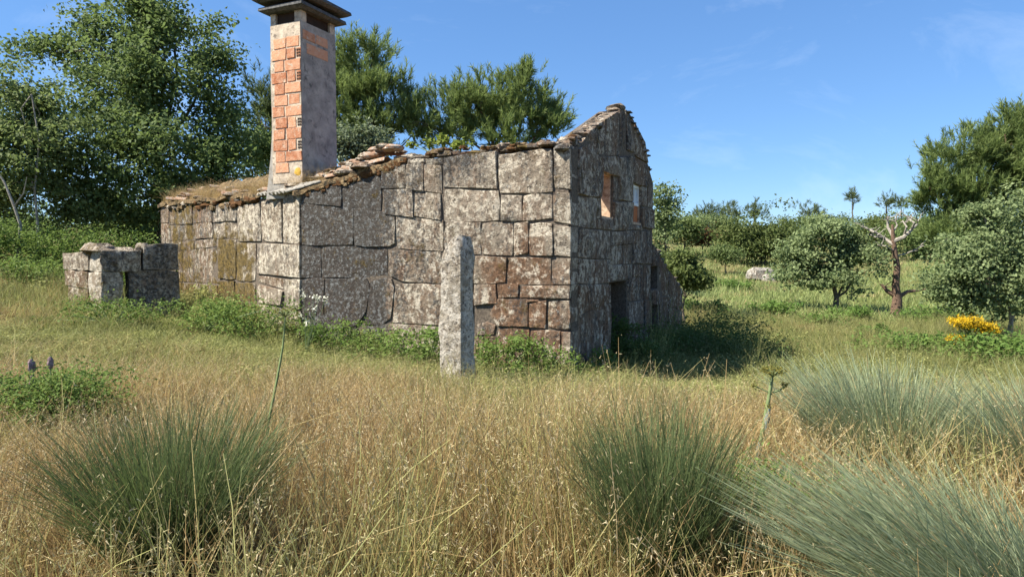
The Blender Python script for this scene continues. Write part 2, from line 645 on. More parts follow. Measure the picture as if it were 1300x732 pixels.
def lump(c, r, mat, parent=None, name='stone', squash=(1, 1, 1), rot=0., dk=.1, ru=.1, mo=0., nu=9, nv=5, jag=.34):
    """a loose rounded or flat stone"""
    c = Vector(c)
    V, F = [], []
    sd_ = random.uniform(0, 100)
    cr, sr = math.cos(rot), math.sin(rot)
    for j in range(nv + 1):
        th = math.pi * j / nv
        for i in range(nu):
            ph = 2 * math.pi * i / nu
            d = Vector((math.sin(th) * math.cos(ph), math.sin(th) * math.sin(ph), math.cos(th)))
            # boxy superellipsoid
            k = (abs(d.x) ** 3.2 + abs(d.y) ** 3.2 + abs(d.z) ** 3.2) ** (-1 / 3.2)
            k *= 1 + jag * mnoise.noise(d * 1.7 + Vector((sd_, 0, 0))) + jag * .5 * mnoise.noise(d * 4.1 + Vector((0, sd_, 0)))
            p = Vector((d.x * k * squash[0], d.y * k * squash[1], d.z * k * squash[2])) * r
            V.append(c + Vector((p.x * cr - p.y * sr, p.x * sr + p.y * cr, p.z)))
    for j in range(nv):
        for i in range(nu):
            F.append((j * nu + i, (j + 1) * nu + i, (j + 1) * nu + (i + 1) % nu, j * nu + (i + 1) % nu))
    return obj(name, V, F, mat, parent, origin=c, sharp=38, attrs={'dk': [max(0, dk)] * len(V), 'ru': [ru] * len(V), 'mo': [mo] * len(V)})


def wall_frame(P, eu, n):
    return (P, eu, Vector((0, 0, 1)), n)


FR_F = wall_frame(PA, fu, NF)
FR_G = wall_frame(PB, gu, NG)
FR_L = wall_frame(PL, lu, NL)


def uv(px, py, fr):
    p = on_plane(px, py, fr[0], fr[3])
    return ((p - fr[0]).dot(fr[1]), p.z)


def prism(pts, fr, w0, w1):
    """extrude a (u,z) polygon between offsets w0 < w1 along the normal"""
    P, eu, ev, n = fr
    m = len(pts)
    V = [P + eu * a + ev * b + n * w_ for w_ in (w0, w1) for a, b in pts]
    F = [tuple(range(m)), tuple(range(2 * m - 1, m - 1, -1))]
    for i in range(m):
        F.append((i, i + m, (i + 1) % m + m, (i + 1) % m))
    return V, F


def fix_normals(o):
    import bmesh
    bm = bmesh.new()
    bm.from_mesh(o.data)
    bmesh.ops.recalc_face_normals(bm, faces=bm.faces)
    bm.to_mesh(o.data)
    bm.free()
    return o


hb = gz1(PA.x, PA.y)
house = empty('stone_house', (PA.x + 2.5, PA.y, hb), 'roofless granite stone house with tall brick chimney and pointed gable', 'house')

# ---- front wall
top = [uv(x, y, FR_F) for x, y in [(383, 243), (440, 227), (484, 209), (515, 201), (563, 201), (632, 196), (703, 190), (723, 190)]]
core = [(0.06, -1.2)] + [(max(.06, a), b) for a, b in top]
core[-1] = (5.66, core[-1][1])
core.append((5.66, -1.2))
V, F = prism(core, FR_F, -.50, -.022)
front_wall = fix_normals(obj('front_wall', V, F, M_CORE, house))

FB = """
383,243 433,233 434,262 383,257
434,233 483,221 484,268 434,262
484,214 515,206 516,232 513,239 484,239
516,209 538,208 538,242 516,240
539,210 561,209 561,245 539,243
516,203 540,201 540,208 517,209
541,202 562,200 562,208 541,209
487,240 524,241 525,275 489,272
525,242 560,246 560,279 525,275
383,258 448,263 449,311 383,311
449,264 486,269 501,273 501,308 494,313 449,312
503,274 563,280 563,319 503,316
383,312 407,312 407,352 383,352
408,313 491,313 492,352 408,352
494,318 561,319 560,360 510,357 495,350
384,354 412,353 412,432 384,432
413,354 465,353 470,362 465,395 452,414 413,420
470,358 485,353 497,355 500,365 497,405 484,413 463,412 466,395
501,360 562,361 562,413 498,409
413,422 452,415 459,440 413,445
460,414 500,411 560,415 560,450 460,450
563,200 630,192 631,239 563,237
563,240 634,242 635,281 563,281
564,282 610,282 610,323 564,321
611,283 651,282 652,325 611,323
653,284 671,280 672,323 653,325
672,283 702,282 702,325 672,324
633,197 701,188 702,243 660,246 634,244
636,248 662,248 663,280 637,280
664,247 701,244 701,277 664,280
602,325 643,327 643,360 602,359
644,327 700,327 699,361 644,360
602,361 630,361 631,385 602,387
632,361 658,361 658,377 632,378
632,380 669,380 671,415 632,413 622,398
671,384 694,381 693,417 672,415
606,412 618,408 629,413 629,425 606,425
632,416 672,417 672,462 630,462
673,418 711,420 711,468 673,468
564,323 601,324 600,360 563,360
563,362 600,362 600,412 563,412
564,427 629,427 629,458 564,456
669,380 686,380 686,383 669,383
"""
QU = """
703,187 724,184 724,240 703,241
703,243 724.5,243 724.5,285 703,282
703,286 724.5,287 724.5,326 703,325
701,329 724.5,328 724.5,361 700,361
660,363 724.5,362 724.5,379 660,378
695,381 724.5,380 724.5,419 695,417
713,420 724.5,421 724.5,475 713,475
"""


def parse(t):
    for l in t.strip().splitlines():
        yield [tuple(float(q) for q in p.split(',')) for p in l.split()]


def px_of(fr, u, z):
    """direction of a wall point as seen while surveying: used to look up the stain map of the wall"""
    p = fr[0] + fr[1] * u + Vector((0, 0, z)) - CAM
    d = p.dot(FW)
    return 650 + FPX * p.x / d, 366 - FPX * p.dot(UPV) / d


def ss(v, a, b):
    t = max(0., min(1., (v - a) / (b - a)))
    return t * t * (3 - 2 * t)


def stain_front(u, z):
    x, y = px_of(FR_F, u, z)
    dk = .10 + .80 * ss(x, 508, 470) + .22 * ss(x, 575, 520) * ss(y, 400, 300)
    dk += .55 * ss(y, 245, 205) * ss(x, 540, 575) * ss(x, 625, 600)
    ru = .16 + .75 * ss(x, 600, 650) * ss(y, 318, 345) + .5 * ss(abs(x - 672), 26, 6) * ss(y, 230, 275) + .25 * ss(x, 690, 660) * ss(y, 300, 330)
    ru += .7 * ss(x, 525, 500) * ss(y, 236, 215)
    mo = .45 * ss(x, 525, 490) * ss(y, 232, 208)
    ru -= .4 * ss(x, 708, 722)
    dk -= .1 * ss(x, 700, 722)
    return dk, ru, mo


def stain_left(u, z):
    x, y = px_of(FR_L, u, z)
    mo = .55 * ss(x, 205, 225) * ss(x, 262, 240) * ss(y, 240, 268) + .95 * ss(x, 262, 280) * ss(x, 335, 305) * ss(y, 270, 320) + .4 * ss(y, 345, 365) * ss(x, 345, 320)
    mo += .3 * ss(x, 330, 305) * ss(y, 285, 262)
    ru = .55 * ss(x, 300, 250) + .35 * ss(y, 275, 255) * ss(x, 340, 320)
    dk = .22 * ss(x, 320, 290)
    if 326 < x < 361 and 349 < y < 366: ru += .7
    return dk, ru, mo


def stain_gable(u, z):
    x, y = px_of(FR_G, u, z)
    ru = .46 + .35 * ss(x, 795, 830) + .22 * ss(y, 300, 345)
    dk = .08 + .25 * ss(abs(x - 794), 14, 4) * ss(y, 260, 200) + .1 * ss(x, 800, 830) + .25 * ss(abs(x - 744), 10, 3) * ss(y, 330, 400)
    return dk, ru, .15 * ss(x, 825, 845)


for poly in parse(FB):
    poly_stone([uv(x, y, FR_F) for x, y in poly], FR_F, .22, M_STONE, front_wall, random.uniform(-.1, .1), random.uniform(-.1, .1), 0,
               off=random.uniform(-.012, .016), stain=stain_front)
for k, poly in enumerate(parse(QU)):
    cy = sum(p[1] for p in poly) / len(poly)
    poly_stone([uv(x, y, FR_F) for x, y in poly], FR_F, (.42, .55)[k % 2], M_STONE, front_wall, random.uniform(-.1, .05), 0, 0,
               off=random.uniform(0, .015), gap=-.003, stain=stain_front)
# rubble on the wall head
for x in np.arange(512, 727, 8.5):
    yb = np.interp(x, [505, 563, 632, 703, 727], [204, 199, 193, 185, 181])
    for lay in range(2):
        px = x + random.uniform(-5, 5)
        if px > 722: continue
        py = yb - 3 - lay * random.uniform(4, 6.5)
        if lay == 1 and random.random() < .3: continue
        u, z = uv(px, py, FR_F)
        c = FR_F[0] + fu * u + Vector((0, 0, z)) + NF * (-random.uniform(.05, .28) - .06 * lay)
        r = random.uniform(.065, .14)
        lump(c, r, M_STONE, front_wall, squash=(random.uniform(.9, 1.5), random.uniform(.7, 1.1), random.uniform(.3, .5)),
             rot=math.atan2(fu.y, fu.x) + random.uniform(-.4, .4), dk=random.uniform(.1, .5), ru=random.uniform(.4, .95), mo=random.uniform(.1, .6))

for q in range(46):
    px = random.uniform(520, 724)
    py = np.interp(px, [505, 563, 632, 703, 727], [203, 197, 191, 183, 179]) + random.uniform(-9, 2)
    u, z = uv(px, py, FR_F)
    lump(FR_F[0] + fu * u + Vector((0, 0, z)) + NF * random.uniform(-.25, .01), random.uniform(.03, .065), random.choice((M_RUSTMOSS, M_ROOFSOIL, M_RUSTMOSS)), front_wall, name='moss_cushion',
         squash=(random.uniform(1, 2), .8, .5), rot=math.atan2(fu.y, fu.x), nu=7, nv=4, jag=.5)

# ---- left wall of the wing
LLEN = (PA - PL).length
top = [uv(x, y, FR_L) for x, y in [(205, 268), (300, 264), (330, 252), (378, 249)]]
core = [(.06, -.8), (.06, top[0][1])] + top[1:3] + [(LLEN - .06, top[3][1]), (LLEN - .06, -.8)]
V, F = prism(core, FR_L, -.5, -.022)
left_wall = fix_normals(obj('left_wall', V, F, M_CORE, house))
LB = """
204,262 214,262 214,283 204,283
204,284 214,284 214,311 204,311
215,263 244,261 244,284 215,285
245,261 270,260 270,281 245,283
215,286 246,285 246,304 215,305
247,284 270,282 270,302 247,303
271,260 301,258 301,280 271,282
271,283 301,281 301,303 271,302
303,262 330,258 331,306 303,306
332,256 358,252 358,307 332,306
359,249 379.5,242 379.5,309 359,308
204,312 215,312 215,345 204,345
216,306 246,305 246,317 216,318
247,304 274,303 274,313 247,316
216,319 231,318 231,357 216,356
231,318 274,314 276,360 232,357
276,303 299,305 299,355 278,353
300,308 325,309 324,357 300,356
327,309 379.5,311 380,352 327,347
232,359 276,362 276,395 232,395
278,357 298,357 298,390 278,390
299,359 323,360 325,390 299,388
328,350 360,354 360,367 328,357
327,360 360,370 358,388 327,384
361,355 380.5,355 380.5,395 362,388
300,390 328,386 358,390 358,420 300,415
360,391 380.5,397 380.5,432 360,425
216,358 231,359 231,385 216,385
"""
for poly in parse(LB):
    cx = sum(p[0] for p in poly) / len(poly)
    cy = sum(p[1] for p in poly) / len(poly)
    poly_stone([uv(x, y, FR_L) for x, y in poly], FR_L, .22, M_STONE, left_wall, random.uniform(-.08, .08), random.uniform(-.1, .1), random.uniform(-.08, .08),
               off=random.uniform(-.015, .02), stain=stain_left)

# ---- gable wall with openings, and the ruined lean-to behind it
WIN1 = ((764, 218), (779, 277))
WIN2 = ((804, 232), (815, 284))
DOOR = ((775, 357), (797, 470))
WIN3 = ((827, 338), (836, 367))
DOOR2 = ((828, 387), (837, 440))


def opening(o):
    (x0, y0), (x1, y1) = o
    xm = (x0 + x1) / 2
    u0, u1 = uv(x0, 323, FR_G)[0], uv(x1, 323, FR_G)[0]
    return u0, u1, uv(xm, y1, FR_G)[1], uv(xm, y0, FR_G)[1]


OPS = [opening(o) for o in (WIN1, WIN2, DOOR, WIN3, DOOR2)]
OPS[2] = (OPS[2][0], OPS[2][1], -1.0, OPS[2][3])
OPS[4] = (OPS[4][0], OPS[4][1], -1.2, OPS[4][3])
gt = [uv(x, y, FR_G) for x, y in [(727, 190), (793, 139), (822, 202), (830, 234)]]
lt = [uv(x, y, FR_G) for x, y in [(831, 312), (847, 340), (862, 359), (866, 372)]]
gt[0] = (.06, gt[0][1])
prof_u = [p[0] for p in gt] + [gt[-1][0] + .01] + [p[0] for p in lt]
prof_z = [p[1] for p in gt] + [lt[0][1]] + [p[1] for p in lt]
cuts = sorted(set([.06] + prof_u + [q for o in OPS for q in o[:2]]))
parts = []
for a, b in zip(cuts[:-1], cuts[1:]):
    if b - a < 1e-4: continue
    m_ = (a + b) / 2
    za, zb = np.interp([a + 1e-5, b - 1e-5], prof_u, prof_z)
    z = -1.3
    for o in sorted([o for o in OPS if o[0] - 1e-6 <= m_ <= o[1] + 1e-6], key=lambda q: q[2]):
        if o[2] > z + .01:
            parts.append(prism([(a, z), (b, z), (b, o[2]), (a, o[2])], FR_G, -.55, -.022))
        z = o[3]
    parts.append(prism([(a, z), (b, z), (b, zb), (a, za)], FR_G, -.55, -.022))
V, F = join_vf(parts)
gable_wall = fix_normals(obj('gable_wall', V, F, M_CORE, house))
GB = """
735,189 740,186 764,199 766,207 763.5,251 735,247
738,184 752,165 768,153 769,196 764,198
770,151 786,141 787,198 770,197
788,140 793.5,136 794,196 788,198
796,138 806,153 806,193 796,190
807,156 818,181 822,207 807,198
767,199 785,199 785,224 779.5,222 767,216.5
780,225 785,225 785,255 780,255
786,200 803,199 803,255 786,254
805,199 822,209 822,237 815.5,236 805,230.5
815.5,237 822,238 822,262 815.5,261
823,210 829.5,232 830,264 823,262
735,249 757,251 756,290 735,288
757.5,252 763.5,252 763.5,277 757.5,277
758,278.5 779,279 779,292 758,290
780,257 803.5,257 803.5,291 780,292
815.5,263 830,266 830,291 815.5,288
804,286 815,286 815,292 804,291.5
735,290 775,293 775,328 735,327
777,294 812,293 812,309 777,311
776,312 802,310 803,334 776,335
804,311 814,294 827,293 827,334 804,334
735,329 775,330 775,359 735,360
776,336 803,336 803,353 776,356.5
735,362 774.5,361 774.5,384 735,400
735,402 766,387 766,470 735,475
767,386 774.5,386 774.5,470 767,470
798,354 817,351 817,380 798,382
798,384 816,382 816,415 798,418
798,420 816,417 816,455 798,458
818,337 826,337 826,380 818,380
818,382 827,382 827,445 818,448
828,368 837,368 837,386 828,386.5
828,310 836,322 837,337 828,337
838,326 848,341 848,375 838,375
838,377 848,377 848,438 838,440
849,343 858,354 858,390 849,388
849,391 858,392 858,434 849,436
859,357 866,368 866,392 859,392
859,394 867,394 867,430 859,432
804,336 816,336 816,350 804,352
"""
for poly in parse(GB):
    cx = sum(p[0] for p in poly) / len(poly)
    cy = sum(p[1] for p in poly) / len(poly)
    poly_stone([uv(x, y, FR_G) for x, y in poly], FR_G, .30, M_STONE, gable_wall, random.uniform(-.1, .1), random.uniform(-.12, .12), 0,
               off=random.uniform(-.02, .025), stain=stain_gable)
# coping rubble along the gable slopes and lean-to top
for (pa, pb, k) in [((725, 187), (745, 171), 5), ((742, 174), (787, 142), 11), ((786, 141), (793, 134), 3), ((796, 139), (822, 202), 13), ((822, 202), (831, 228), 5), ((831, 308), (848, 338), 7),
                    ((848, 340), (866, 366), 6)]:
    for q in range(k):
        f = (q + random.uniform(.2, .8)) / k
        px = pa[0] + (pb[0] - pa[0]) * f
        py = pa[1] + (pb[1] - pa[1]) * f
        u, z = uv(px, py, FR_G)
        c = FR_G[0] + gu * u + Vector((0, 0, z - .02)) + NG * (-random.uniform(.1, .3))
        lump(c, random.uniform(.08, .16), M_STONE, gable_wall, squash=(random.uniform(.9, 1.7), random.uniform(.9, 1.4), random.uniform(.28, .6)),
             rot=math.atan2(gu.y, gu.x) + random.uniform(-.4, .4), dk=random.uniform(.1, .5), ru=random.uniform(.1, .5), mo=.1)
# small eave slates sticking out along the far verge
for q in range(9):
    f = (q + .5) / 9
    u, z = uv(796 + 27 * f, 140 + 62 * f, FR_G)
    c = FR_G[0] + gu * (u + .02) + Vector((0, 0, z + .02)) + NG * -.05
    lump(c, .13, M_CAP, gable_wall, name='slate', squash=(1, 1, .16), rot=random.uniform(0, 3), nu=6, nv=3)

# window linings
for k, o in enumerate(OPS[:2]):
    u0, u1, z0, z1 = o
    d0, d1 = -.53, -.07
    L = [box_vf(FR_G, u1 - .03, u1 + .004, z0, z1, d0, d1), box_vf(FR_G, u0 - .004, u0 + .02, z0, z1, d0, d1),
         box_vf(FR_G, u0 + .021, u1 - .031, z0 - .02, z0 + .03, d0, -.02), box_vf(FR_G, u0 + .021, u1 - .031, z1 - .03, z1 + .01, d0, -.10)]
    win = fix_normals(obj('window', *join_vf(L), M_PLASTER, house))
    win['label'] = ('bare window opening with peach plastered reveal', 'window opening with remains of a white frame')[k]
    if k == 1:
        a, b = u0 + .021, u1 - .04
        fz = z0 + (z1 - z0) * .45
        fr = [box_vf(FR_G, b - .05, b, fz, z1 - .04, -.16, -.08), box_vf(FR_G, a, a + .05, fz, z1 - .04, -.16, -.08),
              box_vf(FR_G, a + .05, b - .05, z1 - .10, z1 - .04, -.16, -.08), box_vf(FR_G, a + .05, b - .05, fz, fz + .06, -.16, -.08),
              box_vf(FR_G, b - .36, b - .31, fz + .06, z1 - .10, -.155, -.085)]
        fix_normals(obj('frame', *join_vf(fr), M_WOODW, win))
        fix_normals(obj('pane', *box_vf(FR_G, a + .05, b - .05, fz + .06, z1 - .10, -.125, -.115), M_GLASS, win))
        fix_normals(obj('shutter', *box_vf(FR_G, a, b, z0 + .035, fz - .01, -.15, -.11), M_WOODR, win))

# hidden rear and partition walls that close the shell
BK = PB + gu * 6.75
V, F = prism([(-5.2, -1.0), (-.5, -1.0), (-.5, 3.2), (-2, 3.3), (-5.2, 2.6)], (BK, fu, Vector((0, 0, 1)), -NF), -.5, 0)
fix_normals(obj('back_wall', V, F, M_STONE, house, attrs={'dk': [.3] * len(V), 'ru': [.3] * len(V), 'mo': [.1] * len(V)}))

FRi = (PB, gu, -fu, Vector((0, 0, 1)))
fix_normals(obj('upper_floor', *box_vf(FRi, .56, 6.2, .6, 4.9, 1.72, 1.84), M_WOODR, house))  # unseen floor, put in so the doorway below stays dark
# ---- chimney
CH = at(385, 225, 13.62)
CHF = (Vector((CH.x, CH.y, 0)), -fu, Vector((0, 0, 1)), NF)     # u runs to the left along the front face, from the near corner
cz0 = 2.75
ztop = at(385, 26, 13.62).z
W_, D_ = .80, 1.05


def chim_ring(z, flare):
    a = Vector((CH.x, CH.y, z))
    return [a, a - fu * (W_ + flare), a - fu * (W_ + flare) + gu * D_, a + gu * D_]


V, F = [], []
zs = np.linspace(cz0, ztop, 9)
for z in zs:
    fl = .14 * max(0, 1 - (z - 3.0) / .9) + random.uniform(-.0, .02)
    V += chim_ring(z, max(0, fl))
for r in range(8):
    for i in range(4):
        F.append((r * 4 + i, r * 4 + (i + 1) % 4, r * 4 + 4 + (i + 1) % 4, r * 4 + 4 + i))
F.append((0, 1, 2, 3))
F.append((35, 34, 33, 32))
chimney = fix_normals(obj('chimney', V, F, M_RENDER, house))
chimney['label'] = 'tall square chimney with exposed orange bricks and grey render'
# mortar skin on the front face
fz0 = at(385, 222, 13.62).z
fix_normals(obj('mortar_facing', *box_vf(CHF, .012, W_ - .008, fz0 - .15, ztop - .005, .003, .012), M_MORTAR, chimney))
zr0 = at(370, 219, 13.62).z
zr1 = at(385, 44, 13.62).z
nrow = 12
rh = (zr1 - zr0) / nrow


def brick(u0, u1, z0, z1, dep=.028, fr=None, name='brick'):
    fr = fr or CHF
    j = lambda: random.uniform(-.011, .011)
    P, eu, ev, n = fr
    d = dep + random.uniform(-.006, .006)
    b = .006
    V = [P + eu * (u0 + j()) + ev * (z0 + j()) - n * .02, P + eu * (u1 + j()) + ev * (z0 + j()) - n * .02,
         P + eu * (u1 + j()) + ev * (z1 + j()) - n * .02, P + eu * (u0 + j()) + ev * (z1 + j()) - n * .02]
    V += [v + n * (d + .02 - b) for v in V[:4]]
    c = sum(V[4:], Vector()) / 4
    V += [v + (c - v).normalized() * b * 1.4 + n * b for v in V[4:8]]
    F = [(0, 1, 2, 3), (8, 9, 10, 11)]
    for a in (0, 4):
        for i in range(4):
            F.append((a + i, a + (i + 1) % 4, a + 4 + (i + 1) % 4, a + 4 + i))
    return fix_normals(obj(name, V, F, M_BRICK, chimney))


for r in range(nrow):
    z0 = zr0 + r * rh + .012
    z1 = zr0 + (r + 1) * rh - .012
    if r % 2 == 0:
        if r in (0, 6):
            brick(.05, .33, z0, z1, .016)
            brick(.36, .70, z0, z1)
        else:
            # hollow brick seen end-on at the corner: dark boxes on its face stand in for the shade in the cells
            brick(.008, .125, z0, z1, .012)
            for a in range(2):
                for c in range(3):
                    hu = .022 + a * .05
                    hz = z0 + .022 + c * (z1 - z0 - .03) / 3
                    fix_normals(obj('hole_shade', *box_vf(CHF, hu, hu + .034, hz, hz + (z1 - z0) / 3 - .035, .005, .0215), M_INSHADE, chimney))
            brick(.15, .36, z0, z1)
            brick(.38, .74 + random.uniform(-.06, .04), z0, z1)
    else:
        if r == nrow - 1:
            brick(.04, .36, z0, z1, .02)
            brick(.38, .70, z0, z1, .02)
        else:
            brick(.01, .37 + random.uniform(-.03, .06), z0, z1)
            brick(.445, .76 + random.uniform(-.09, .02), z0, z1)
# rendered-over plaster patches at the head, lichen patch at the foot
CHG = (Vector((CH.x, CH.y, 0)), gu, Vector((0, 0, 1)), NG)
zt = ztop
brick(.16, .80, zt - .60, zt - .40, .012, CHG)
brick(.04, .40, zt - .34, zt - .16, .012, CHG)
brick(.44, .80, zt - .34, zt - .16, .012, CHG)
o = lump(at(378, 218, 13.47), .07, simple('orange_lichen', (.42, .24, .03), (.58, .36, .08), 30), chimney, name='lichen_patch', squash=(1.2, .16, 1.0), rot=math.atan2(fu.y, fu.x), jag=.5)
# piers of the smoke openings and cap slabs
for (a, b, c, d) in [(.0, .17, .0, .17), (W_ - .14, W_, .0, .17), (.0, .17, D_ - .17, D_), (W_ - .14, W_, D_ - .17, D_)]:
    FRc = (Vector((CH.x, CH.y, 0)), -fu, gu, Vector((0, 0, 1)))
    fix_normals(obj('pier', *box_vf(FRc, a + .004, b - .004, c + .004, d - .004, zt, zt + .22), M_MORTAR, chimney))
fix_normals(obj('flue_shade', *box_vf(FRc, .06, W_ - .06, .06, D_ - .06, zt - .01, zt + .44), M_INSHADE, chimney))  # solid dark block added so the smoke openings look shaded inside


def slab(ov, z0, z1, sl=.05, name='cap'):
    lo = [(-ov, -ov), (W_ + ov, -ov), (W_ + ov, D_ + ov), (-ov, D_ + ov)]
    V, F = [], []
    for z, k in ((z0, -sl), (z0 + (z1 - z0) * .4, 0), (z1, -.012)):
        for a, b in lo:
            ua = a + (-k if a < W_ / 2 else k)
            ub = b + (-k if b < D_ / 2 else k)
            V.append(FRc[0] - fu * ua + gu * ub + Vector((0, 0, z + random.uniform(-.008, .008))))
    for r in range(2):
        for i in range(4):
            F.append((r * 4 + i, r * 4 + (i + 1) % 4, r * 4 + 4 + (i + 1) % 4, r * 4 + 4 + i))
    F += [(0, 1, 2, 3), (8, 9, 10, 11)]
    return fix_normals(obj(name, V, F, M_CAP, chimney))


slab(.17, zt + .22, zt + .33, .08)
for (a, b) in [(.1, .1), (W_ - .1, .1), (.1, D_ - .1), (W_ - .1, D_ - .1)]:
    fix_normals(obj('pier', *box_vf(FRc, a - .09, a + .09, b - .09, b + .09, zt + .33, zt + .42), M_CAP, chimney))
slab(.25, zt + .42, zt + .53, .08)

# ---- wing roof
PF = on_plane(512, 203, PA, NF)
zA = on_plane(381, 243, PA, NF).z
zL = on_plane(204, 262, PL, NL).z
rA = Vector((PA.x, PA.y, zA))
rL = Vector((PL.x, PL.y, zL + .05))
rF = PF + NF * -.05
rM = rL + (rF - rA)
nrm = (rF - rA).cross(rL - rA).normalized()
if nrm.z < 0: nrm = -nrm
nu_, nv_ = 34, 26
V, F = [], []
for j in range(nv_ + 1):
    for i in range(nu_ + 1):
        a, b = i / nu_, j / nv_
        p = rA.lerp(rL, a) + (rF - rA) * b
        h = .06 * mnoise.noise(p * 1.6) + .06 * mnoise.noise(p * 5) + .05 * mnoise.noise(p * 11) + .05
        h -= .10 * math.sin(math.pi * a) * math.sin(math.pi * b)
        V.append(p + Vector((0, 0, h)) + NL * (.06 * (b < .01)) + NF * .05 * (a < .01))
nt_ = len(V)
V += [v - Vector((0, 0, .09)) for v in V]
w1 = nu_ + 1
for j in range(nv_):
    for i in range(nu_):
        q = (j * w1 + i, j * w1 + i + 1, (j + 1) * w1 + i + 1, (j + 1) * w1 + i)
        F.append(q)
        F.append(tuple(x + nt_ for x in q[::-1]))
bd = [i for i in range(w1)] + [j * w1 + nu_ for j in range(1, nv_ + 1)] + [nv_ * w1 + i for i in range(nu_ - 1, -1, -1)] + [j * w1 for j in range(nv_ - 1, 0, -1)]
for a, b in zip(bd, bd[1:] + bd[:1]):
    F.append((a, b, b + nt_, a + nt_))
roof = fix_normals(obj('roof', V, F, M_ROOFSOIL, house))
roof['label'] = 'sagging wing roof under moss, broken tiles and dry grass'


def on_roof(a, b, h=0.06):
    p = rA.lerp(rL, a) + (rF - rA) * b
    return p + Vector((0, 0, h - .10 * math.sin(math.pi * a) * math.sin(math.pi * b)))


# corrugated sheet over the corner
ea = (rL - rA).normalized()
eb = (rF - rA).normalized()


def corrugated(a0, a1, b0, b1, waves, h, name='corrugated_sheet'):
    V, F = [], []
    k = waves * 8
    for j in range(5):
        for i in range(k + 1):
            a = a0 + (a1 - a0) * i / k
            b = b0 + (b1 - b0) * j / 4
            p = rA + ea * a + eb * b
            V.append(p + nrm * (h + .028 * math.sin(2 * math.pi * waves * i / k) + .012 * mnoise.noise(p * 3)))
    m = len(V)
    V += [v - nrm * .012 for v in V]
    for j in range(4):
        for i in range(k):
            q = (j * (k + 1) + i, j * (k + 1) + i + 1, (j + 1) * (k + 1) + i + 1, (j + 1) * (k + 1) + i)
            F += [q, tuple(x + m for x in q[::-1])]
    for i in range(k):
        F.append((i, i + 1, i + 1 + m, i + m))
    return fix_normals(obj(name, V, F, M_SHEET, roof))


corrugated(-.08, 1.30, -.34, .55, 8, .075)
# curved clay tiles and flat stones strewn on the roof
for q in range(70):
    if q < 26:
        a, b = random.uniform(.02, .25), random.uniform(.45, 1.02)
    else:
        a, b = random.uniform(.1, .99), random.uniform(.0, .7)
    p = on_roof(a, b, .07)
    if q % 2:
        lump(p, random.uniform(.10, .22), M_STONE, roof, squash=(1.3, random.uniform(.7, 1.2), .3), rot=random.uniform(0, 3), dk=.15, ru=.4, mo=.2)
    else:
        ln, wd = .4, .10
        rz = random.uniform(0, 6.28)
        V, F = [], []
        for j in range(2):
            for i in range(6):
                t = math.pi * i / 5
                x, y, z = -wd * math.cos(t), (j - .5) * ln, wd * .7 * math.sin(t)
                V.append(p + Vector((x * math.cos(rz) - y * math.sin(rz), x * math.sin(rz) + y * math.cos(rz), z + .1 * y)))
        m = len(V)
        V += [v - Vector((0, 0, .014)) for v in V]
        for i in range(5):
            q_ = (i, i + 1, i + 7, i + 6)
            F += [q_, tuple(x + m for x in q_[::-1])]
        for i in range(5):
            F += [(i, i + m, i + 1 + m, i + 1), (6 + i, 7 + i, 7 + i + m, 6 + i + m)]
        F += [(0, 6, 6 + m, m), (5, 5 + m, 11 + m, 11)]
        fix_normals(obj('tile', V, F, M_TILE, roof))
# heap of tiles near the top of the verge (peak at about px 490)
for q in range(36):
    f = random.random()
    px = 432 + 90 * f
    yt = np.interp(px, [432, 455, 488, 505, 522], [212, 197, 178, 184, 196])
    py = yt + random.uniform(2, 12)
    p = on_plane(px, py + 2, PA + NF * -random.uniform(.15, .9), NF)
    lump(p, random.uniform(.07, .15), random.choice((M_STONE, M_TILE, M_STONE)), roof, name='rubble_stone', squash=(1.3, .9, .42), rot=math.atan2(fu.y, fu.x) + random.uniform(-.6, .6), dk=.05, ru=.5, mo=.2)
# moss cushions hanging over the verge and the eave
for q in range(90):
    px = random.uniform(388, 515)
    py = np.interp(px, [383, 440, 484, 515], [243, 230, 214, 203]) + random.uniform(-4, 9) * random.random()
    p = on_plane(px, py, PA + NF * .0, NF)
    lump(p, random.choice((.025, .035, .045, .06)) * random.uniform(.8, 1.3), random.choice((M_RUSTMOSS, M_RUSTMOSS, M_ROOFSOIL)), roof, name='moss_cushion', squash=(random.uniform(.8, 1.6), .6, random.uniform(.5, 1)), rot=math.atan2(fu.y, fu.x), nu=7, nv=4, jag=.5)
for q in range(60):
    px = random.uniform(208, 332)
    py = np.interp(px, [204, 300, 332], [264, 258, 250]) + random.uniform(-4, 4)
    p = on_plane(px, py, PL, NL)
    lump(p, random.uniform(.04, .14), random.choice((M_ROOFSOIL, M_RUSTMOSS, M_STONE)), roof, name='moss_cushion', squash=(random.uniform(.9, 1.8), .7, .5), rot=math.atan2(lu.y, lu.x), nu=7, nv=4, jag=.5)

# ------------------------------------------------------------------ standing stone
pc = at(585, 478, 9.3)
pz = gz1(pc.x, pc.y)
hp = at(583, 299, 9.3).z
V, F = [], []
plan = [(-.305, .10), (-.30, .02), (-.15, -.03), (0, -.06), (.10, .02), (.175, .12), (.10, .26), (-.10, .30), (-.26, .22)]
rows = 16
for j in range(rows + 1):
    t = j / rows
    z = pz - .3 + (hp - pz + .3) * t
    for i, (a, b) in enumerate(plan):
        k = 1.06 - .14 * t
        if t > .93 and i in (0, 1, 8): k *= .80
        p = Vector((pc.x + a * k, pc.y + .06 + b * k, z))
        d = mnoise.noise(p * 2.3) * .045 + mnoise.noise(p * 6) * .028 - (.05 * max(0, t - .95) / .05)
        q = Vector((a, b, 0)).normalized()
        V.append(p + q * d + Vector((0, 0, (.035 * mnoise.noise(p * 4) - (.09 if i in (0, 1, 8) else 0)) * (t > .99))))
m = len(plan)
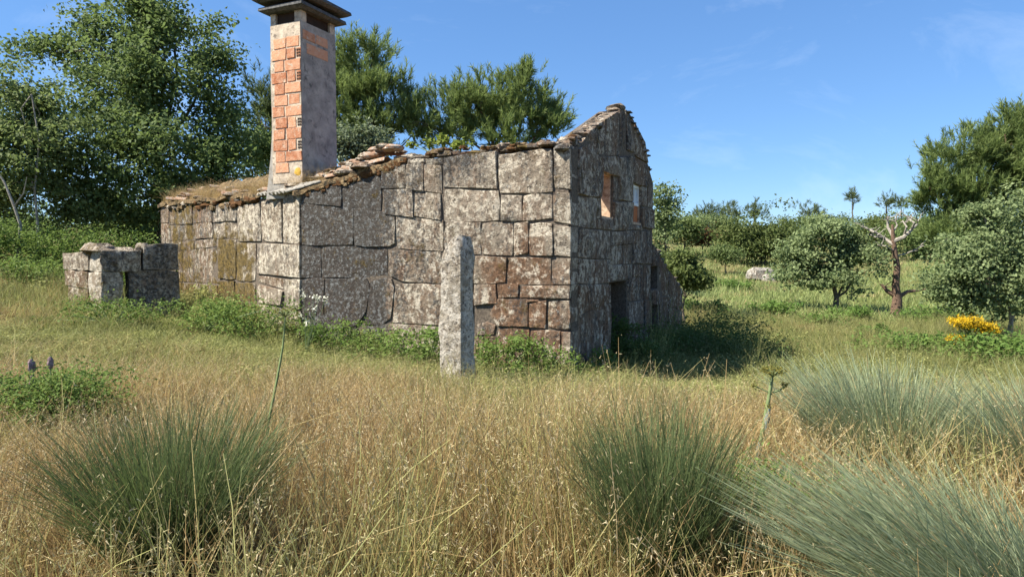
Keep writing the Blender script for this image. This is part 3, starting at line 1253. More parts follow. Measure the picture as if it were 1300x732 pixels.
for j in range(rows):
    for i in range(m):
        F.append((j * m + i, j * m + (i + 1) % m, (j + 1) * m + (i + 1) % m, (j + 1) * m + i))
V.append(Vector((pc.x - .03, pc.y + .16, hp - .01)))
for i in range(m):
    F.append((rows * m + i, rows * m + (i + 1) % m, len(V) - 1))
post = obj('standing_stone', V, F, M_POST, origin=(pc.x, pc.y + .1, pz), sharp=32, attrs={'dk': [.0] * len(V), 'ru': [0.] * len(V), 'mo': [0.] * len(V)})
reg(post, 'tall rough pale granite post standing upright in the grass', 'stone post')

# ------------------------------------------------------------------ ruined stub wall
SP = at(128, 345, 14.0)
SP.z = 0
su = Vector((.80, .60, 0)).normalized()
sn = Vector((.60, -.80, 0)).normalized()
sf = (SP, su, Vector((0, 0, 1)), sn)
stub = empty('ruined_wall', (SP.x + .8, SP.y + .3, gz1(SP.x + .8, SP.y + .3)), 'short broken stub of mossy granite blocks left of the house corner', 'stone wall')
SB = ["128,318 179,318 179,344 128,344", "182,311 226,309 227,342 182,342", "129,345 150,346 157,356 157,378 150,386 129,386",
      "163,343 228,343 230,410 166,408", "122,387 160,386 162,415 122,412"]
for k, l in enumerate(SB):
    poly = list(parse(l))[0]
    poly_stone([uv(x, y, sf) for x, y in poly], sf, (.62, .6, .66, .6, .6)[k], M_STONE, stub, (.25, .4, .0, .45, .1)[k], .05, .05, gap=-.006, rough=.018, off=random.uniform(-.02, .03), seg=.25)
# the return leg receding to the left, its faces in the sun
ru_ = Vector((-.85, .53, 0)).normalized()
rn_ = Vector((-.53, -.85, 0)).normalized()
rf = (SP + rn_ * .01, -ru_, Vector((0, 0, 1)), rn_)
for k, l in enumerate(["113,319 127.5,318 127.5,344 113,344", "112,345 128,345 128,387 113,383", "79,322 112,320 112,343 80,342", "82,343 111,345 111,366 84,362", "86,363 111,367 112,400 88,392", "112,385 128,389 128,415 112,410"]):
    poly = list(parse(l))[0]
    poly_stone([uv(x, y, rf) for x, y in poly], rf, .45, M_POST if k < 2 else M_STONE, stub, .0, (.0, .0, .15, .6, .6, .1)[k], .1, gap=-.005, rough=.016, seg=.22, off=random.uniform(-.03, .03))  # first two blocks take the paler granite, so sunlight is partly in their colour
lump(at(122, 315, 14.4), .30, M_STONE, stub, squash=(1.3, .8, .36), rot=-.5, jag=.6, dk=.0, ru=.1, mo=.1)
lump(at(180, 314, 14.6), .14, M_STONE, stub, squash=(1.1, .9, .7), dk=.1, mo=.1)
lump(at(150, 318, 14.6), .3, M_STONE, stub, squash=(1.2, .6, .25), dk=.1, mo=.1)

# ------------------------------------------------------------------ boulders on the far meadow
for (px, py, Y, r, sq, lb) in [(967, 348, 45, .85, (1.25, .9, .55), 'larger pale flat boulder on the far meadow'),
                               (979, 353, 44, .55, (1, .9, .6), 'smaller pale boulder leaning on the bigger boulder in the meadow')]:
    p = at(px, py, Y)
    p.z = max(p.z, gz1(p.x, p.y) + .05)
    o = lump(p, r, M_BOULDER, None, 'boulder', sq, .4, .2, .1, .1, 10, 6, .45)
    reg(o, lb, 'boulder', 'boulders on the far meadow')

# ------------------------------------------------------------------ plants: geometry generators (numpy)


def unit(v):
    return v / np.maximum(np.linalg.norm(v, axis=-1, keepdims=True), 1e-9)


def leaves(cent, nrm, size, asp=.55, rng=RNG):
    """one folded diamond (2 triangles) per centre, facing nrm"""
    n = len(cent)
    r = unit(rng.normal(size=(n, 3)))
    u = unit(np.cross(nrm, r))
    v = np.cross(nrm, u)
    s = (size * rng.uniform(.65, 1.25, n))[:, None]
    fold = nrm * s * rng.uniform(.05, .2, n)[:, None]
    a = cent - u * s * .5
    b = cent + v * s * asp * .5 + fold
    c = cent + u * s * .5
    d = cent - v * s * asp * .5 + fold
    V = np.stack([a, b, c, d], 1).reshape(-1, 3)
    i = np.arange(n)[:, None] * 4
    F = np.concatenate([i + [0, 1, 2], i + [0, 2, 3]], 1).reshape(-1, 3)
    return V, F


def ribbons(base, direc, length, width, bend, seg=4, rng=RNG, wtip=.25):
    """tapered strips; base (n,3), direc unit (n,3), bend (n,3) added quadratically"""
    n = len(base)
    side = unit(np.cross(direc, unit(rng.normal(size=(n, 3)))))
    t = np.linspace(0, 1, seg + 1)
    P = base[:, None] + direc[:, None] * (length[:, None] * t)[..., None] + bend[:, None] * (t ** 2)[None, :, None]
    wd = width[:, None] * (1 - (1 - wtip) * t)[None]
    A = P + side[:, None] * wd[..., None] * .5
    B = P - side[:, None] * wd[..., None] * .5
    V = np.stack([A, B], 2).reshape(-1, 3)
    k = (seg + 1) * 2
    i = np.arange(n)[:, None, None] * k
    q = np.arange(seg)[None, :, None] * 2
    F = (i + q + np.array([0, 1, 3, 0, 3, 2])[None, None]).reshape(-1, 3)
    return V, F, k, P


def tube(pts, radii, sides=6):
    pts = [Vector(p) for p in pts]
    V, F = [], []
    for i, p in enumerate(pts):
        d = (pts[min(i + 1, len(pts) - 1)] - pts[max(i - 1, 0)])
        if d.length < 1e-6: d = Vector((0, 0, 1))
        d.normalize()
        a = d.cross(Vector((.31, .95, .05))).normalized()
        b = d.cross(a)
        for k in range(sides):
            t = 2 * math.pi * k / sides
            V.append(p + (a * math.cos(t) + b * math.sin(t)) * radii[i])
    for i in range(len(pts) - 1):
        for k in range(sides):
            F.append((i * sides + k, i * sides + (k + 1) % sides, (i + 1) * sides + (k + 1) % sides, (i + 1) * sides + k))
    F.append(tuple(range(sides))[::-1])
    F.append(tuple((len(pts) - 1) * sides + k for k in range(sides)))
    return V, F


def crook(a, b, n=5, amp=.08):
    a, b = Vector(a), Vector(b)
    L = (b - a).length
    out = []
    for i in range(n + 1):
        t = i / n
        p = a.lerp(b, t)
        if 0 < i < n:
            p += Vector((random.uniform(-1, 1), random.uniform(-1, 1), random.uniform(-.6, 1))) * amp * L
        out.append(p)
    return out


def lobes_px(L, Y, thick=1.0, dy=None):
    out = []
    for l in L:
        px, py, rx, ry = l[:4]
        yy = Y + (l[4] if len(l) > 4 else 0)
        c = at(px, py, yy)
        a, b = rx * yy / FPX, ry * yy / FPX
        out.append((np.array(c), np.array([a, (a + b) / 2 * thick, b])))
    return out


def crown_points(lobes, n, shell=.5, gap=.0, gscale=.6, rng=RNG):
    """centres spread through the lobes, with gaps from noise; returns pts and outward dirs"""
    vol = np.array([np.prod(r) ** (2 / 3) for c, r in lobes])
    idx = rng.choice(len(lobes), size=n, p=vol / vol.sum())
    cs = np.array([c for c, r in lobes])[idx]
    rs = np.array([r for c, r in lobes])[idx]
    d = unit(rng.normal(size=(n, 3)))
    rr = rng.uniform(0, 1, n) ** shell
    rr *= 1 + .2 * rng.normal(size=n)
    p = cs + d * rs * rr[:, None]
    lr = np.array([r.mean() for c, r in lobes]).mean()
    fq = 1.1 / lr
    p = p + np.array([mnoise.noise_vector(Vector(q_ * fq)) for q_ in p]) * lr * .75
    if gap > -1:
        nn = np.array([mnoise.noise(Vector(q * gscale)) + .5 * mnoise.noise(Vector(q * gscale * 2.3)) for q in p])
        keep = nn > gap
        p, d = p[keep], d[keep]
    return p, d


def make_tree(name, label, cat, base, lobes, n_clu, per, leaf, mat, bark, tr, sigma=.22, shell=.5, gap=-.15, gscale=.55, asp=.6, group=None,
              trunk_path=None, limbs=True, twigs=30, kind='leaf', needle=.15, up=.6, fork=.4, lean=(0, 0, 0)):
    base = Vector(base)
    base.z = gz1(base.x, base.y) - .05
    t = empty(name, base, label, cat, group)
    clu, outd = crown_points(lobes, n_clu, shell, gap, gscale)
    m = len(clu)
    # trunk and limbs
    cen = Vector(np.mean([c for c, r in lobes], 0))
    topz = max(c[2] for c, r in lobes)
    parts = []
    if trunk_path is None:
        trunk_path = crook(base, Vector((cen.x * .7 + base.x * .3, cen.y * .7 + base.y * .3, max(base.z + .5, cen.z))), 5, .035)
    trunk_path = [Vector(p) for p in trunk_path]
    trunk_path[0] = base.copy()
    k = len(trunk_path)
    parts.append(tube(trunk_path, [tr * (1 - .6 * i / (k - 1)) * (1.25 if i == 0 else 1) for i in range(k)], 8))
    if limbs:
        for c, r in lobes:
            s0 = trunk_path[random.randint(max(1, int(k * fork)), k - 1)]
            parts.append(tube(crook(s0, Vector(c), 4, .07), [tr * .42, tr * .36, tr * .3, tr * .22, tr * .14], 6))
        for q in range(twigs):
            j = random.randrange(m)
            e = Vector(clu[j])
            c0 = min(lobes, key=lambda l: (Vector(l[0]) - e).length)[0]
            s0 = Vector(c0).lerp(trunk_path[-1], random.uniform(0, .5))
            parts.append(tube(crook(s0, e, 4, .08), [tr * .16, tr * .13, tr * .10, tr * .07, tr * .04], 4))
    V, F = join_vf(parts)
    obj('trunk', V, F, bark, t, origin=base, sharp=50)
    # crown
    ct = RNG.uniform(0, 1, m)
    hz = clu[:, 2]
    if kind == 'leaf':
        P = np.repeat(clu, per, 0) + RNG.normal(size=(m * per, 3)) * sigma * np.array([1.2, 1.2, .48])
        nn = unit(RNG.normal(size=(m * per, 3)) * .8 + np.repeat(outd, per, 0) * .45 + np.array([lean[0], lean[1], up]))
        V, F = leaves(P, nn, leaf, asp)
        tint = np.repeat(np.clip(np.repeat(ct, per) * .5 + RNG.uniform(0, .55, m * per), 0, 1), 4)
    else:
        ax = unit(np.array([0, 0, 1.0]) * up + outd * .7 + RNG.normal(size=(m, 3)) * .3)
        L = leaf * RNG.uniform(.6, 1.3, m)
        s = RNG.uniform(0, 1, (m, per))
        B = clu[:, None] + ax[:, None] * (L[:, None] * s)[..., None]
        sp = unit(RNG.normal(size=(m, per, 3)))
        dr = unit(ax[:, None] * 1.0 + sp * .75)
        V, F, k_, _ = ribbons(B.reshape(-1, 3), dr.reshape(-1, 3), needle * RNG.uniform(.7, 1.2, m * per), np.full(m * per, asp), np.zeros((m * per, 3)), 1, wtip=.3)
        tt = np.clip(np.repeat(ct, per) * .45 + (s.ravel() ** 2) * .35 + RNG.uniform(0, .25, m * per), 0, 1)
        tint = np.repeat(tt, k_)
    obj_np('crown', V, F, mat, t, origin=base, attrs={'tint': tint})
    return t


def put(px, Y):
    p = at(px, 330, Y)
    return Vector((p.x, p.y, gz1(p.x, p.y)))


# ---- broadleaf trees left of and behind the house
G_OAK = 'oak trees beyond the house on its left'
L1 = lobes_px([(205, 50, 62, 42), (150, 60, 60, 45, 1), (255, 105, 52, 62), (190, 120, 80, 60, -1), (115, 120, 60, 50), (270, 180, 42, 55), (205, 195, 90, 60, -1.5),
               (130, 200, 70, 60, -1), (280, 235, 40, 45, 1), (200, 258, 105, 42), (70, 62, 45, 20, 1), (240, 20, 50, 22, 1), (100, 28, 40, 18), (180, 8, 55, 26)], 25, .8)
make_tree('oak_tree', 'tall spreading green oak rising behind the wing of the house', 'tree', put(205, 25), L1, 3000, 22, .165, M_OAK, M_BARK, .20, .27, .5, -.20, .7,
          group=G_OAK, trunk_path=[put(205, 25), at(208, 262, 25), at(200, 200, 25), at(193, 140, 25), at(200, 70, 25)], twigs=60)
L2 = lobes_px([(20, 130, 55, 40), (55, 165, 50, 45), (15, 190, 55, 50, -1), (60, 225, 55, 40), (-30, 170, 60, 60), (25, 250, 60, 35), (95, 262, 45, 35, 1), (5, 100, 30, 22), (-50, 240, 60, 50)], 22, .8)
make_tree('oak_tree', 'lower olive green oak with thin pale trunk above the broken stub wall', 'tree', put(48, 21), L2, 1700, 22, .145, M_OAKPALE, M_PALEBARK, .045, .24, .55, -.2, .8,
          group=G_OAK, trunk_path=[put(48, 21), at(48, 290, 21), at(44, 240, 21), at(50, 180, 21), at(40, 120, 21)], twigs=26)
L3 = lobes_px([(330, 190, 40, 40), (300, 250, 45, 40), (120, 275, 60, 30), (200, 285, 90, 28), (30, 285, 60, 24)], 29, .8)
make_tree('oak_tree', 'dark leafy oak filling the gap between tall oak and chimney', 'tree', put(310, 29), L3, 1000, 22, .17, M_OAK, M_BARK, .12, .3, .5, -.3, .5, group=G_OAK)
# leaning dead sapling
a = put(20, 19)
V, F = join_vf([tube([a, at(26, 285, 19), at(18, 262, 19), at(6, 232, 19), at(-6, 214, 19)], [.05, .042, .035, .028, .02], 7),
                tube([at(18, 262, 19), at(30, 245, 18.8), at(34, 225, 18.7)], [.03, .02, .008], 5)])
dead = obj('bare_trunk', V, F, M_PALEBARK, origin=a, sharp=50)
reg(dead, 'bare crooked pale sapling trunk leaning under the left oaks', 'dead tree')

# ---- pines behind the house
G_PINE = 'pines standing behind the house'
PN = dict(kind='needle', needle=.26, asp=.034, up=1.1)
L = lobes_px([(455, 85, 30, 36), (480, 110, 32, 42), (440, 125, 34, 50), (505, 140, 30, 36), (465, 160, 50, 34), (530, 165, 16, 26), (420, 100, 26, 40), (475, 68, 14, 18)], 30, .9)
make_tree('pine_tree', 'bright green pine right beside the chimney, reaching half its height', 'pine', put(465, 30), L, 1500, 26, .55, M_PINE, M_PINEBARK, .16, shell=.5, gap=-.45, group=G_PINE, **PN)
L = lobes_px([(575, 145, 34, 34), (620, 135, 34, 36), (665, 130, 34, 36), (700, 155, 24, 30), (640, 165, 70, 32), (560, 170, 30, 24), (650, 112, 18, 14), (612, 116, 14, 12)], 31, .9)
make_tree('pine_tree', 'broad pine thicket crown seen over the front wall head', 'pine', put(630, 31), L, 1700, 26, .5, M_PINE, M_PINEBARK, .16, shell=.5, gap=-.5, group=G_PINE, **PN)
L = lobes_px([(338, 120, 16, 30), (330, 165, 22, 34), (345, 200, 26, 30), (370, 140, 30, 40), (400, 180, 40, 40)], 33, .9)
make_tree('pine_tree', 'darker pine half hidden behind the chimney on its brick side', 'pine', put(365, 33), L, 800, 26, .5, M_PINEDK, M_PINEBARK, .14, shell=.5, gap=-.45, group=G_PINE, **PN)
L = lobes_px([(450, 172, 26, 18), (475, 180, 22, 16), (435, 185, 20, 20), (462, 195, 30, 16)], 19, 1.)
make_tree('grey_bush', 'grey green leafy bush behind the wing roof beside the chimney', 'bush', put(455, 19), L, 300, 18, .11, M_WILLOW, M_BARK, .05, .13, .5, -.4, group=None, twigs=14)
# vine shoots on the wall head
p0 = on_plane(562, 190, PA + NF * -.35, NF)
vn = empty('vine_sprig', p0, 'yellow green leafy shoots sprouting on top of the front wall', 'plant')
VL = [(np.array(on_plane(px, py, PA + NF * -.4, NF)), np.array([r * .015, .12, r * .011])) for px, py, r in
      [(522, 183, 7), (545, 183, 8), (560, 178, 10), (578, 186, 9), (588, 182, 8)]]
c, d = crown_points(VL, 90, .6, -2)
V, F = leaves(np.repeat(c, 4, 0) + RNG.normal(size=(360, 3)) * .03, unit(RNG.normal(size=(360, 3)) + [0, -.4, .8]), .085, .7)
obj_np('leaf_cluster', V, F, M_VINE, vn, origin=p0, attrs={'tint': np.repeat(RNG.uniform(0, 1, 360), 4)})['kind'] = 'stuff'
V, F = join_vf([tube(crook(p0 + Vector((0, 0, -.1)), Vector(l[0]), 3, .06), [.012, .01, .008, .005], 4) for l in VL])
obj('stem', V, F, M_STALK, vn, origin=p0)

# ---- right of the house
L = lobes_px([(845, 245, 16, 14), (842, 275, 15, 22), (838, 305, 15, 20), (852, 262, 10, 12), (850, 320, 16, 16)], 25, 1.)
make_tree('slender_tree', 'slender loose leafed tree peeking out behind the gable', 'tree', put(842, 25), L, 260, 20, .13, M_OAKGREY, M_BARK, .06, .17, .55, -.15, .8, twigs=14)
L = lobes_px([(866, 345, 22, 18), (880, 352, 16, 14), (858, 362, 16, 14), (872, 330, 14, 10)], 22, 1.)
make_tree('elder_shrub', 'dark rounded shrub at the far end of the ruined annex wall', 'shrub', put(868, 22), L, 520, 20, .13, M_HOLM, M_BARK, .05, .15, .5, -.5, twigs=10)
L = lobes_px([(1020, 330, 34, 26), (1055, 305, 40, 28), (1090, 325, 34, 30), (1060, 340, 50, 24), (1010, 350, 22, 18), (1050, 290, 26, 18), (1100, 345, 26, 18), (1040, 358, 34, 10)], 30, .9)
make_tree('oak_tree', 'round pale green oak with short trunk alone in the meadow', 'tree', put(1062, 30), L, 1500, 22, .16, M_OAKGREY, M_BARK, .13, .2, .5, .0, .9, group='oaks round the meadow',
          trunk_path=[put(1062, 30), at(1062, 378, 30), at(1058, 362, 30), at(1060, 335, 30)], lean=(-.3, -.2, 0))
L = lobes_px([(1275, 285, 45, 32), (1230, 310, 42, 34), (1290, 330, 50, 40), (1235, 355, 44, 34), (1290, 375, 46, 32), (1205, 345, 26, 30), (1250, 275, 30, 18), (1325, 300, 50, 60), (1225, 385, 30, 18)], 21, .9)
make_tree('oak_tree', 'grey green oak with pale stems beside the yellow flowers', 'tree', put(1285, 21), L, 1900, 22, .125, M_OAKGREY, M_PALEBARK, .08, .17, .5, -.04, 1.0, group='oaks round the meadow',
          trunk_path=[put(1278, 21), at(1284, 405, 21), at(1292, 385, 21), at(1288, 350, 21)], lean=(-.3, -.2, 0))
L = lobes_px([(1180, 238, 16, 14), (1230, 192, 30, 24), (1275, 168, 30, 20), (1205, 218, 30, 24), (1215, 245, 36, 30), (1260, 200, 40, 34), (1290, 175, 40, 30), (1240, 240, 50, 36), (1290, 230, 50, 40), (1185, 245, 18, 18), (1200, 280, 30, 30), (1330, 220, 60, 70), (1250, 290, 60, 36)], 34, .9)
make_tree('pine_tree', 'huge dense pine towering above the grey oak', 'pine', put(1265, 34), L, 4200, 24, .55, M_PINE, M_PINEBARK, .25, shell=.4, gap=-.6, group='pines round the meadow', **PN)
# dead pine
db = put(1139, 29)
d_at = lambda x, y, o=0: at(x, y, 29 + o)
T = [db, d_at(1139, 380), d_at(1137, 362), d_at(1139, 340), d_at(1136, 320), d_at(1134, 303), d_at(1133, 285)]
dp = empty('dead_pine', db, 'dead bare tree with forked pale branches in the meadow', 'dead tree')
obj('trunk', *tube(T, [.28, .19, .15, .13, .11, .09, .05], 9), M_PINEBARK, dp, origin=db, sharp=50)
for (pts, r, mt) in [([(1134, 310), (1122, 302), (1109, 294), (1094, 287)], .085, 1), ([(1134, 306), (1147, 301), (1157, 292), (1161, 283), (1152, 277)], .09, 1),
                     ([(1134, 300), (1127, 288), (1127, 274)], .075, 1), ([(1157, 292), (1165, 284), (1164, 278)], .05, 1), ([(1136, 325), (1150, 322), (1174, 311)], .04, 1),
                     ([(1138, 376), (1126, 369), (1119, 361)], .12, 0), ([(1139, 378), (1152, 370), (1170, 368)], .11, 0), ([(1121, 301), (1112, 301), (1103, 297)], .04, 1),
                     ([(1147, 301), (1151, 288), (1146, 280)], .055, 1), ([(1134, 318), (1124, 312), (1114, 311)], .035, 1), ([(1133, 296), (1139, 286), (1136, 278)], .045, 1)]:
    p = [d_at(x, y, random.uniform(-.5, .5) * (i > 0)) for i, (x, y) in enumerate(pts)]
    parts = [tube(p, [r * (1 - .6 * i / (len(p) - 1)) for i in range(len(p))], 6)]
    for q in range(3):
        a_ = p[-1].lerp(p[-2], random.uniform(0, .9))
        e_ = a_ + Vector((random.uniform(-.5, .5), random.uniform(-.4, .4), random.uniform(-.1, .5)))
        parts.append(tube(crook(a_, e_, 3, .1), [.026, .02, .014, .007], 4))
    obj('branch', *join_vf(parts), (M_PINEBARK, M_PALEBARK)[mt], dp, origin=p[0], sharp=50)

# ---- hillside trees further back
G_HILL = 'trees on the far hillside'


def hill(name, label, cat, px, Y, lob, n, mat, leaf=.3, tr=.15, kind='leaf', per=16, gap=-.35, **kw):
    L = lobes_px(lob, Y, .9)
    if kind == 'needle':
        kw.update(kind='needle', needle=.5, asp=.06, up=.8)
    return make_tree(name, label, cat, put(px, Y), L, n, per, leaf, mat, M_BARK, tr, sigma=leaf * 1.6, gap=gap, gscale=.35, twigs=8, group=G_HILL, **kw)


hill('holm_oak', 'broad dark domed evergreen behind the pale boulders', 'tree', 970, 55, [(935, 305, 24, 22), (965, 290, 36, 26), (1000, 300, 32, 26), (975, 315, 48, 20), (950, 322, 30, 14)], 800, M_HOLM, .26, .3)
hill('brown_bush', 'brown withered bush left of the domed evergreen', 'bush', 893, 62, [(893, 298, 14, 12), (886, 303, 9, 8)], 160, M_BROWNLEAF, .25, .08)
hill('hazel_bush', 'light green low bush between withered bush and house', 'bush', 868, 60, [(862, 292, 22, 14), (880, 288, 14, 12)], 220, M_OAKPALE, .26, .08)
hill('small_oak', 'small thin stemmed pale tree before the domed evergreen', 'tree', 922, 48, [(912, 322, 12, 10), (926, 326, 10, 8)], 110, M_OAKPALE, .2, .05)
hill('ridge_pine', 'dark round topped pine pair on the ridge above the withered bush', 'pine', 905, 105, [(900, 272, 16, 9), (915, 276, 14, 9), (888, 276, 10, 7)], 220, M_PINEDK, .7, .15, 'needle')
hill('ridge_pine', 'small dark pine on the ridge over the slope hedge', 'pine', 928, 110, [(927, 266, 9, 7), (930, 276, 8, 8)], 100, M_PINEDK, .7, .15, 'needle')
hill('ridge_pine', 'spiky dark pine poking above the domed evergreen', 'pine', 957, 112, [(956, 262, 5, 10), (962, 272, 14, 9), (950, 272, 8, 8)], 130, M_PINEDK, .7, .15, 'needle')
hill('ridge_pine', 'flat dark pine on the ridge above meadow oak', 'pine', 1022, 110, [(1020, 268, 15, 9), (1035, 276, 14, 8), (1010, 278, 12, 8)], 200, M_PINEDK, .7, .15, 'needle')
for (px, y, rx, ry, lb) in [(1082, 250, 4.5, 8, 'tiny lone umbrella pine on a bare stem above meadow oak'), (1125, 256, 10, 9, 'taller umbrella pine on the ridge over the dead tree'),
                            (1144, 258, 10, 6, 'shorter umbrella pine on the ridge over the dead tree')]:
    hill('umbrella_pine', lb, 'pine', px + 1, 118, [(px, y, rx, ry), (px + 3, y + 5, rx * .7, ry * .5)], 70, M_PINEDK, .7, .16, 'needle', gap=-.6, trunk_path=[put(px + 1, 118), at(px + 1, 285, 118), at(px, 268, 118), at(px, y, 118)])
for (px, Y, lob, mat, lb) in [(1165, 60, [(1150, 312, 30, 26), (1180, 300, 34, 30), (1195, 335, 34, 34), (1165, 345, 30, 24)], M_OAK, 'dark green thicket oak behind the dead tree'),
                              (1100, 75, [(1085, 294, 28, 20), (1115, 294, 32, 20), (1110, 318, 36, 24)], M_HOLM, 'olive evergreen between meadow oak and dead tree'),
                              (1020, 70, [(1010, 306, 20, 16), (1038, 294, 26, 20), (1025, 318, 32, 18)], M_OAKPALE, 'pale bushy oak behind the meadow oak'),
                              (1170, 90, [(1150, 290, 28, 16), (1185, 285, 32, 18)], M_OAK, 'dense far oak under the umbrella pines'),
                              (1240, 48, [(1215, 350, 40, 34), (1265, 340, 50, 40), (1310, 350, 40, 44)], M_OAK, 'shady oak filling below the huge pine'),
                              (900, 85, [(880, 283, 24, 5), (915, 284, 26, 5), (850, 285, 24, 6)], M_OAKGREY, 'low dark hedge along the far slope'),
                              (1060, 100, [(1050, 283, 34, 12), (1095, 283, 34, 11), (1005, 284, 34, 10), (1140, 285, 30, 10)], M_HOLM, 'long dark scrub line below the ridge')]:
    hill('hillside_oak', lb, 'tree', px, Y, lob, 520, mat, .30, .12, gap=-.25)

# ---- clumps of bracken, shrubs, brambles: small leafy plants that can be counted
def leafy_clump(name, label, cat, px, Y, rx, h, n, mat, leaf=.09, group=None, asp=.5, up=.9, flat=.9):
    b = put(px, Y)
    t = empty(name, b, label, cat, group)
    n = int(n * 2.0)
    k = max(5, n // 55)
    cl = np.stack([RNG.normal(size=k) * rx * .45, RNG.normal(size=k) * rx * .45 * flat, RNG.uniform(.25, 1, k) * h], 1)
    pos_ = np.repeat(cl, 55, 0) + RNG.normal(size=(k * 55, 3)) * np.array([.16, .16, .10]) * max(.6, rx)
    P = pos_ + np.array(b)
    g_ = gz(P[:, 0], P[:, 1])
    P[:, 2] = np.maximum(P[:, 2], g_ + .04)
    nn = unit(RNG.normal(size=P.shape) * .55 + [0, -.1, up])
    V, F = leaves(P, nn, leaf, asp)
    obj_np('foliage', V, F, mat, t, origin=b, attrs={'tint': np.repeat(np.clip(np.repeat(RNG.uniform(0, .6, k), 55) + RNG.uniform(0, .4, k * 55), 0, 1), 4)})
    st = [tube([b + Vector((0, 0, -.03)), b + Vector(cl[i]) * .6 + Vector((0, 0, .05)), b + Vector(cl[i])], [.012, .01, .005], 4) for i in range(min(k, 14))]
    V, F = join_vf(st)
    obj('stem', V, F, M_STALK, t, origin=b)
    return t


BR = [(1160, 17, .9, .45, 1100, 'wide low bracken patch left of the yellow flowers'), (1262, 16, 1.3, .55, 1600, 'lush bracken below the grey oak with pale stems'),
      (1082, 27, 1.0, .45, 700, 'low bracken patch under the lone meadow oak'), (980, 27, .8, .5, 500, 'bracken tuft in the open meadow opposite the annex'),
      (1040, 24, .8, .4, 500, 'bracken tuft between meadow oak and broom'), (1110, 21, .6, .4, 400, 'small bracken tuft left of the wide patch'),
      (1190, 27, 1.4, .6, 900, 'tall bracken at the foot of the dead tree'), (895, 26, .9, .4, 500, 'dark weeds on the meadow beside the annex end'),
      (930, 38, 1.0, .5, 400, 'weeds in the meadow below the boulders')]
for (px, Y, rx, h, n, lb) in BR:
    leafy_clump('bracken', lb, 'bracken', px, Y, rx, h, n, M_BRACKEN, .10 + .002 * Y, 'bracken in the meadow', .45)
# brambles along the house and at the gable foot
BB = [(905, 16.5, 1.2, .75, 1900, 'bramble thicket spilling from the annex wall'), (860, 15.5, .9, .6, 1200, 'bramble mound in front of the annex door'),
      (950, 15, .9, .5, 900, 'low brambles reaching out into the meadow'), (815, 13.6, .6, .55, 800, 'brambles right of the gable doorway'),
      (787, 13.7, .32, 1.0, 800, 'leafy shoots growing in the gable doorway'), (640, 10.9, .5, .55, 700, 'nettles between post and gable corner'),
      (690, 10.5, .5, .4, 500, 'nettles at the foot of the gable corner'), (540, 11.2, .45, .65, 700, 'nettles left of the standing post'),
      (480, 11.9, .6, .5, 700, 'nettles below the black lichened front wall'), (420, 12.3, .5, .5, 600, 'leafy weeds below the corner of wing and front wall'),
      (320, 13.0, .9, .6, 1000, 'leafy weeds below the mossy left wall'), (260, 13.0, .6, .5, 600, 'weeds between stub wall and left wall'),
      (745, 11.6, .5, .4, 500, 'weeds left of the gable doorway'), (140, 12.4, .7, .35, 600, 'weeds in front of the stub wall')]
for (px, Y, rx, h, n, lb) in BB:
    h *= 1.15
    rx *= 1.25
    n = int(n * 1.2)
    leafy_clump('bramble' if 'bramble' in lb else 'weed_clump', lb, 'bramble' if 'bramble' in lb else 'weeds', px, Y, rx, h, n, M_BRAMBLE if Y > 13.4 else M_HERB, .07, 'weeds along the house walls', .5)
for (px, Y, rx, h, n, lb) in [(90, 18, 1.3, .7, 1000, 'low undergrowth beneath the leaning sapling'), (30, 17, 1.2, .8, 900, 'rank undergrowth at the foot of the pale trunk'), (175, 19, 1.2, 1.0, 1400, 'undergrowth behind the stub wall'), (120, 20.5, 1.5, 1.5, 2200, 'tall dark thicket below the tall oak'), (55, 19.5, 1.3, 1.3, 1900, 'leafy thicket round the thin pale trunk'), (-10, 18.5, 1.3, 1.5, 1900, 'rank bushes under the leaning sapling'), (235, 21.5, 1.3, 1.4, 1800, 'thicket behind the far end of the wing')]:
    leafy_clump('undergrowth', lb, 'shrub', px, Y, rx, h, n, M_HERB, .10, 'undergrowth below the oaks', .5)

